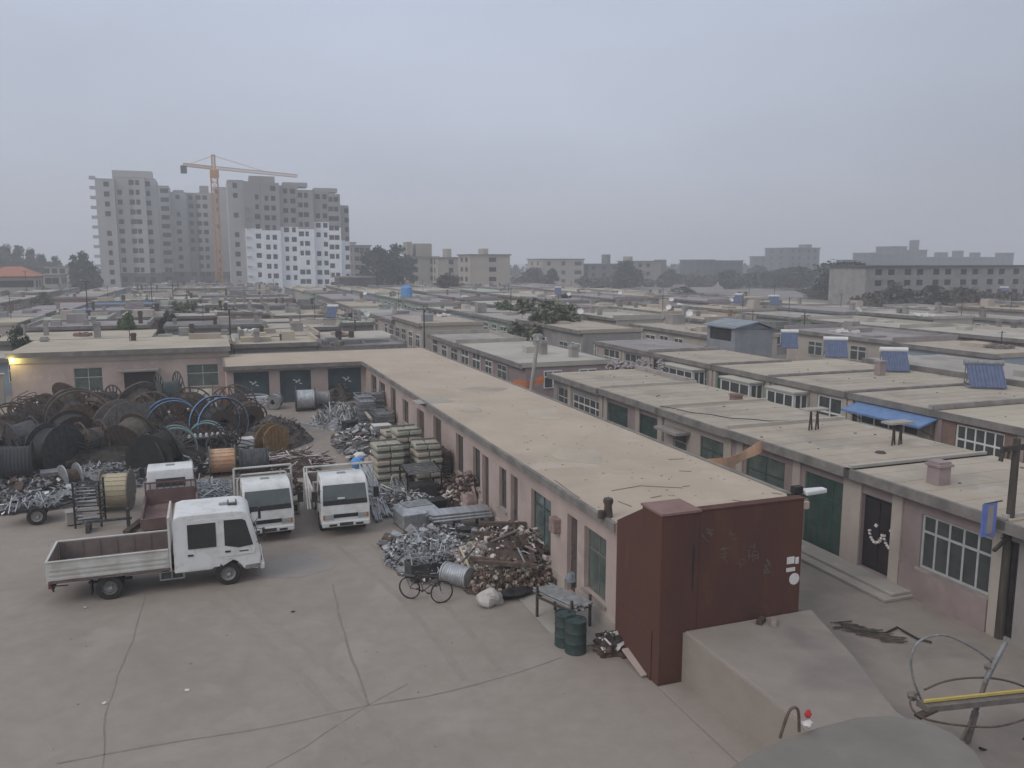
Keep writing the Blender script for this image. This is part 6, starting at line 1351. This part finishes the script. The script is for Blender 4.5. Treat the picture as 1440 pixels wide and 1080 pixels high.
mound('tall brown heap of small insulator caps against the wall', 658, 712, 1.0, 1.0, 1.25, 'insul_brown', 32, bits='bell', nb=420, bm=['insul_brown', 'rust', 'rust_dark', 'insul_brown'])
mound('low brown heap with pale tangles left of the tall brown one', 640, 716, 1.0, .9, .6, 'rust_dark', 33, bits='mix', nb=150, bl=(.1, .5), bm=['insul_brown', 'porcelain', 'rust'])
crate('dark bin with white rim of knobs before the tall brown heap', 612, 724, .8, .6, .6, 'black', .1, name='metal_box', cat='box')
mound('blue-grey silver fittings heap left of the white knobs', 600, 785, 1.5, 1.5, .7, 'galv_dull', 34, bits='mix', nb=1100, bl=(.06, .32), bm=['galv', 'galv_dull', 'galv_dull', 'steel_dark', 'galv'])
mound('heap of white and pinkish porcelain knobs behind the leaning pole', 672, 803, 1.25, 1.25, .8, 'insul_brown', 35, bits='bell', nb=900, bm=['porcelain', 'insul_brown', 'insul_brown', 'galv', 'sack'])
mound('broad brown heap of rusty fittings up to the green framed window', 722, 790, 2.0, 2.3, 1.0, 'rust_dark', 36, bits='mix', nb=1300, bl=(.1, .7), bm=['rust', 'rust_dark', 'insul_brown', 'net_brown', 'porcelain'])
mound('bell-shaped insulators scattered over the brown heap front', 715, 822, 1.5, 1.0, .6, 'rust_dark', 37, bits='bell', nb=650, bm=['insul_brown', 'rust', 'rust', 'sack'])
mound('small gravelly litter along the foot of the heaps', 590, 800, .8, 1.6, .08, 'scrap_soil', 38, bits='plate', nb=110, bl=(.04, .15), bm=['porcelain', 'galv', 'insul_brown'])
for k, (x, y, lx, ln) in enumerate(((752, 770, .3, 2.4), (757, 778, .25, 2.2), (748, 790, .2, 2.3), (755, 800, .3, 2.1), (745, 760, .3, 2.2), (750, 750, .2, 2.2))):
    s, t, z = PG(x, y + 30); q = MB().bar((0, 0, .3 + k * .16), (-ln * .7, ln * .5, .45 + k * .16), .14, .12).build('timber_beam', 'rust', s=s, t=t, z=.0, rz=.1 * k); tag(q, f'rusty brown beam stacked on the heap, {ORD[k + 1]} of six', 'beam', 'stacked rusty beams')
mound('tangled pipes and fittings between the galvanised box and the tube bundle', 612, 762, 2.0, 1.1, .35, 'scrap_soil', 51, bits='mix', nb=360, bl=(.1, .8), bm=['galv', 'steel_dark', 'galv_dull', 'rust'])
mound('rods and clutter between the fanned pipes and the bales', 556, 708, 1.2, 1.6, .5, 'scrap_soil', 52, bits='rod', nb=260, bl=(.3, 1.0), bm=['galv', 'steel_dark', 'galv_dull', 'white_paint'], up=.5)
mound('dusty tangle along the wall foot beyond the tall brown heap', 632, 690, .9, 2.0, .5, 'rust_dark', 53, bits='mix', nb=200, bl=(.1, .6), bm=['insul_brown', 'steel_dark', 'rust'])
# poles lying over the heap
for (x0, y0, z0, x1, y1, z1, r_, m_, lab) in ((648, 772, .9, 676, 832, .05, .04, 'wood_pale', 'pale pole leaning across the front of the porcelain heap'), (650, 790, .8, 668, 770, 1.1, .03, 'steel_dark', 'dark rod sticking out behind the pale leaning pole'), (728, 770, 1.2, 742, 800, .6, .03, 'galv', 'thin light rod standing in the brown heap'), (690, 762, 1.0, 730, 745, 1.3, .05, 'wood_grey', 'grey ladder-like batten lying on the heap by the window')):
    a = PZ(x0, y0, z0); b = PZ(x1, y1, z1); q = MB().tube((*a, z0), (*b, z1), r_, n=7).build('long_pole', m_, s=0, t=0); tag(q, lab, 'pole')
s, t, z = PG(655, 825); q = reel('shiny silver drum roll lying in front of the porcelain heap', s - .2, t + .2, 0, .34, .31, .9, 2.2, fm='galv', dmt='galv', spokes=False, name='metal_roll')
q['category'] = 'roll'; q['group'] = 'metal rolls'
s, t, z = PG(605, 812); q = thing('steel_trough', 'dark steel trough full of silver brackets behind the bicycle', 'trough', s, t, 0, .1); m = MB().box(-.7, .7, -.3, .3, .1, .2).box(-.7, .7, -.34, -.3, .1, .6).box(-.7, .7, .3, .34, .1, .6).box(-.74, -.7, -.34, .34, .1, .6).box(.7, .74, -.34, .34, .1, .6); m.build('tub', 'steel_dark', q); m = MB()
for k in range(60): p = Vector((rnd.uniform(-.6, .6), rnd.uniform(-.25, .25), rnd.uniform(.4, .8))); d = Vector((rnd.gauss(0, 1), rnd.gauss(0, 1), rnd.gauss(0, 1))).normalized() * rnd.uniform(.1, .3); m.bar(p - d, p + d, .03)
m.build('bracket_load', 'galv', q); MB().box(-.6, -.5, -.3, .3, 0, .1).box(.5, .6, -.3, .3, 0, .1).build('skid', 'steel_dark', q)
# bicycle
s, t, z = PG(612, 846); bk = thing('bicycle', 'old bicycle parked with its front wheel turned beside the silver heap', 'bicycle', s - .25, t + .15, 0, R(-38))
def bwheel(x, y, a):
    w = MB().lathe([(.31, -.018), (.345, -.018), (.345, .018), (.31, .018)], 26, rot=Matrix.Rotation(a, 3, 'Z') @ Matrix.Rotation(R(90), 3, 'X')).build('wheel', 'tyre', bk, smooth=True); w.location = (x, y, .345)
    m = MB(); rr = Matrix.Rotation(a, 3, 'Z')
    for i in range(12): g_ = i * math.pi / 6; m.bar((0, 0, 0), rr @ Vector((math.cos(g_) * .32, 0, math.sin(g_) * .32)), .006)
    m.tube(rr @ Vector((0, -.05, 0)), rr @ Vector((0, .05, 0)), .025); m.build('spokes', 'galv', w)
bwheel(-.52, 0, 0); bwheel(.52, 0, .7)
m = MB(); A_, B_, C_, D2 = (-.52, 0, .345), (-.08, 0, .3), (-.2, 0, .78), (.38, 0, .8)
for p, qq in ((A_, B_), (A_, C_), (B_, C_), (C_, D2), (B_, (.4, 0, .7))): m.tube(p, qq, .016, n=6)
m.tube((.38, 0, .86), (.5, 0, .36), .016, n=6); m.build('frame', 'rust_dark', bk)
MB().path([(.28, -.28, .98), (.38, -.12, .95), (.38, 0, .9), (.38, .12, .95), (.28, .28, .98)], .014).build('handlebar', 'galv', bk); MB().blob((-.22, 0, .86), (.14, .08, .045), 1, .05).build('saddle', 'black', bk, smooth=True); MB().tube((-.2, 0, .78), (-.21, 0, .85), .014).build('seat_post', 'galv', bk)
MB().box(-.75, -.35, -.07, .07, .72, .735).bar((-.7, .06, .73), (-.52, .02, .36), .012).build('carrier', 'steel_dark', bk)
m = MB().tube((-.08, -.07, .3), (-.08, .07, .3), .02); m.bar((-.08, .07, .3), (.05, .07, .2), .02); m.bar((-.08, -.07, .3), (-.2, -.07, .4), .02); m.box(.0, .1, .07, .15, .19, .21); m.box(-.25, -.15, -.15, -.07, .39, .41); m.build('pedal', 'black', bk)
# rock, black bag, barrels, rod crate
s, t, z = PG(692, 852); o = MB().blob((0, 0, .2), (.36, .28, .26), 5, .28, 16, 10, 1.2).build('boulder', 'rock', s=s, t=t + .1, smooth=False); tag(o, 'pale rounded boulder on the yard in front of the porcelain heap', 'boulder')
s, t, z = PG(722, 842); o = MB().blob((0, 0, .12), (.6, .3, .16), 8, .4, 16, 8, 1.8).build('plastic_bag', 'black', s=s, t=t + .1, smooth=True); tag(o, 'flat dark plastic sacking on the ground right of the boulder', 'sacking')
s, t, z = PG(715, 828); o = MB().tube((0, 0, .45), (0, 0, 0), .22, n=14).build('green_bucket', 'shop_green', s=s, t=t); tag(o, 'dark green bucket standing in the insulators behind the boulder', 'bucket')
for (x, y, lab) in ((800, 912, 'rear one of two dark green oil barrels by the red wall'), (815, 922, 'front one of two dark green oil barrels by the red wall')):
    s, t, z = PG(x, y); q = thing('oil_barrel', lab, 'barrel', s + .0, t + .25, 0, 0, 'dark green oil barrels')
    MB().lathe([(0, 0), (.28, 0), (.285, .02), (.275, .04), (.275, .28), (.288, .3), (.275, .32), (.275, .56), (.288, .58), (.275, .6), (.275, .84), (.288, .86), (.288, .88), (.268, .88), (.265, .85), (0, .85)], 28, close=False).build('body', 'drum_green', q, smooth=True)
    MB().tube((.15, .08, .85), (.15, .08, .88), .035).tube((-.16, -.06, .85), (-.16, -.06, .87), .02).build('bung', 'steel_dark', q)
s, t, z = PG(812, 890); q = thing('rod_rack', 'rusty low rack stacked with metal rods behind the oil barrels', 'rack', s - .1, t + .75, 0, hx + .35)
m = MB()
for x in (-.7, .7):
    for y in (-.35, .35): m.box(x - .03, x + .03, y - .03, y + .03, 0, .95)
    m.box(x - .03, x + .03, -.32, .32, .6, .66)
m.box(-.67, .67, -.38, -.32, .6, .66); m.box(-.67, .67, .32, .38, .6, .66); m.build('frame', 'rust_dark', q); m = MB()
for k in range(16): m.tube((-.85 + rnd.uniform(-.1, .1), -.28 + (k % 8) * .08, .7 + (k // 8) * .08), (.85 + rnd.uniform(-.1, .1), -.28 + (k % 8) * .08, .72 + (k // 8) * .08), .03, n=6)
m.build('stored_rod', 'galv_dull', q)
s, t, z = PG(804, 836); o = MB().blob((0, 0, .2), (.2, .18, .2), 3).build('plastic_bag', 'slate_blue', s=s, t=t, z=.3, smooth=True); tag(o, 'small bluish bag by the door left of the last window', 'bag')
mound('small rusty clutter with white bits at the foot of the red wall', 862, 915, .55, .45, .35, 'rust_dark', 41, bits='mix', nb=70, bl=(.08, .4), bm=['rust_dark', 'porcelain', 'steel_dark', 'rust'])
a = PZ(880, 915, .25); b = PZ(908, 950, .06); o = MB().bar((*a, .3), (*b, .06), .22, .05).build('white_board', 'wall_pink', s=0, t=0); tag(o, 'pale plank leaning along the low red surround', 'plank')
o = MB().box(0, .9, -.05, .05, .2, .26).build('red_bar', 'rust_dark', s=PG(838, 905)[0], t=PG(838, 905)[1]); tag(o, 'dark red bar sticking out toward the barrels', 'bar')
o = MB().box(-1.55, 0, 0, 9.5, 0, .02).build('wall_apron', 'roof_grey', s=9.83, t=18.6, z=.012); o['kind'] = 'structure'
# ---------------------------------------------------------------- raised concrete deck, lane debris, near canopy
a, b = PZ(962, 887, 1.3); p1 = PZ(1145, 858, 1.3); p2 = PZ(1200, 920, 1.3); p3 = PZ(1262, 1000, 1.3)
mb = MB(); mb.prism([(a, b), (a, b - 8), (p3[0], b - 8), p3, p2, (p1[0], b)], -.05, 1.3); o = mb.build('concrete_deck', 'lane_ground', s=0, t=0, bevel=.05); MB().box(a - .03, a - .001, b - 8, b, 0, 1.26).build('lightened_side', 'concrete_ground', o); tag(o, 'raised concrete deck with a flat top in front of the red wall', 'deck')  # thin paler facing on the left side; its colour offsets the shade there
a, b = PZ(935, 968, 0); o = MB().box(a - .15, 10.24, b - 6.5, b, .006, .07).build('kerb', 'concrete_ground', s=0, t=0, bevel=.01); o['kind'] = 'structure'
for k, (x, y, lab) in enumerate(((1098, 866, 'reddish brick lying by the right foot of the red wall'), (1118, 862, 'grey brick end at the very corner of the red wall'), (1070, 876, 'small dark brick bit on the deck below the red wall'), (1088, 878, 'broken brick bit on the deck right of the dark one'))):
    s, t = PZ(x, y, 1.3 if k > 1 else .0); o = MB().obox((0, 0, .06), (.32, .14, .12), rotz(.3 * k)).build('brick', ['rust', 'wall_grey', 'rust_dark', 'wall_rose'][k], s=s, t=t, z=1.301 if k > 1 else .0, bevel=.01); tag(o, lab, 'brick')
m = MB(); rnd = random.Random(12)
for k in range(60):
    x, y = 1185 + rnd.random() * 75, 0; y = 880 + (x - 1185) * .3 + rnd.uniform(-4, 5); s, t = PZ(x, y, 0); d = Vector((rnd.uniform(.2, .7), rnd.uniform(-.5, -.1), 0)); m.tube(Vector((s, t, .04)) - d / 2, Vector((s, t, .05)) + d / 2, rnd.uniform(.008, .02), n=5)
tag(m.build('branches', 'bark', s=0, t=0), 'dark twigs and sticks lying in the lane before the wide window', 'branches', kind='stuff')
p = [Vector((*PZ(x, y, .05), .05)) for x, y in ((1225, 890), (1245, 890), (1262, 882), (1272, 888), (1290, 898), (1310, 903))]
tag(MB().path(p, .03, 6).build('lane_hose', 'black_cable', s=0, t=0), 'dark hose trailing from the twigs toward the hoop frame', 'hose')
# hoop frame with yellow-edged beam standing in the lane
cs_, ct_ = PZ(1362, 1045, 0)
hf = thing('hoop_frame', 'homemade frame of bent tube hoops with a yellow-edged beam at the lower right', 'frame', cs_, ct_, 0)
def hp(x, y, dt=0): a, z = FT(x, y, ct_ + dt); return (a - cs_, dt, z)
MB().bar(hp(1360, 1043), hp(1372, 1000), .1).bar(hp(1372, 1000), hp(1398, 925), .07).bar(hp(1352, 1040, -.1), hp(1366, 1012), .05).build('post', 'wood_grey', hf)
MB().bar(hp(1385, 960, -.08), hp(1415, 903, -.08), .07).build('post', 'galv_dull', hf)
rg = [hp(x, y) for x, y in ((1296, 985), (1286, 960), (1281, 935), (1284, 915), (1294, 901), (1310, 895), (1328, 893), (1350, 901), (1375, 915), (1398, 933))]
def smooth_path(P_, n=5):
    P_ = [Vector(p) for p in P_]; out = []
    for i in range(len(P_) - 1):
        p0, p1, p2, p3 = P_[max(i - 1, 0)], P_[i], P_[i + 1], P_[min(i + 2, len(P_) - 1)]
        for k in range(n): u = k / n; out.append(.5 * ((2 * p1) + (p2 - p0) * u + (2 * p0 - 5 * p1 + 4 * p2 - p3) * u * u + (3 * p1 - p0 - 3 * p2 + p3) * u ** 3))
    return out + [P_[-1]]
MB().path(smooth_path(rg), .024, 8).build('hoop', 'galv_dull', hf, smooth=True)
rg = [hp(x, y) for x, y in ((1300, 970), (1330, 958), (1370, 953), (1410, 956), (1445, 968), (1462, 985), (1455, 1005))]
rg += [hp(1440, 1012, -.5), hp(1400, 1022, -.6), hp(1350, 1020, -.6), hp(1305, 1012, -.5), hp(1285, 1000, -.3), hp(1280, 985, -.1), hp(1290, 976)]
MB().path(smooth_path(rg), .022, 8).build('hoop', 'rust', hf, smooth=True)
a = Vector(hp(1300, 986, -.2)); b = Vector(hp(1470, 968, -.2)); MB().bar(a, b, .05, .05).build('beam_edge', 'yellow', hf)
MB().bar(a + Vector((-.05, .0, -.1)), b + Vector((0, .0, -.12)), .3, .12).build('beam', 'wood_grey', hf)
MB().bar(Vector(hp(1290, 1008, -.3)), Vector(hp(1330, 990, -.25)), .16, .05).build('wedge', 'rust_dark', hf)
for k, (x, y) in enumerate(((1283, 978), (1391, 938))): m = MB().blob(hp(x, y), (.09, .09, .09), k).build('clamp', 'wood_grey', hf)
tp = [hp(x, y, -.3) for x, y in ((1378, 1052), (1400, 1058), (1425, 1052), (1445, 1035))]; MB().path(smooth_path(tp), .03, 6).build('loose_hose', 'black_cable', hf)
dm('canopy_grey', (.175, .16, .14), (.215, .197, .172), 1.0, .95)
# near canopy roof of the photographer's building
zc = 3.3; out = [(1010, 1090), (1052, 1062), (1100, 1040), (1150, 1022), (1205, 1008), (1250, 1005), (1300, 1013), (1340, 1030), (1372, 1056), (1395, 1090)]
P_ = [PZ(x, y, zc) for x, y in out]; P_ = [(P_[0][0], 1.0)] + P_ + [(P_[-1][0], 1.0)]
q = thing('entrance_canopy', 'grey canopy roof with a curved edge at the bottom of the picture', 'canopy', 0, 0, 0)
MB().prism(P_[::-1], zc - .22, zc).build('slab', 'canopy_grey', q, bevel=.03)
MB().box(P_[0][0] + .5, P_[0][0] + .8, 3, 3.3, 0, zc - .222).box(P_[-1][0] - .9, P_[-1][0] - .6, 3, 3.3, 0, zc - .222).build('column', 'wall_grey', q)
s, t = PZ(1105, 1036, zc); q = thing('stand_lamp', 'small bent rod stand with a red and white fitting on the canopy edge', 'fitting', s, t, zc)
a = FT(1097, 1031, t); b = FT(1110, 1000, t); c_ = FT(1122, 998, t); d = FT(1124, 1022, t)
MB().path(smooth_path([(a[0] - s, 0, 0), (b[0] - s, 0, b[1] - zc), (c_[0] - s, 0, c_[1] - zc), (d[0] - s, 0, .03)]), .022, 8).build('rod', 'rust', q)
e_ = FT(1136, 1014, t); g_ = FT(1136, 1004, t)
MB().blob((e_[0] - s, 0, e_[1] - zc - .05), (.09, .07, .06), 1).build('fitting', 'porcelain', q, smooth=True); MB().blob((g_[0] - s, 0, g_[1] - zc), (.05, .05, .06), 2).build('cap', 'plastic_red', q, smooth=True)
# hidden-side closing of the photographer's own building is behind the camera and not built
print('OBJECTS', len(bpy.data.objects), 'houses', count)
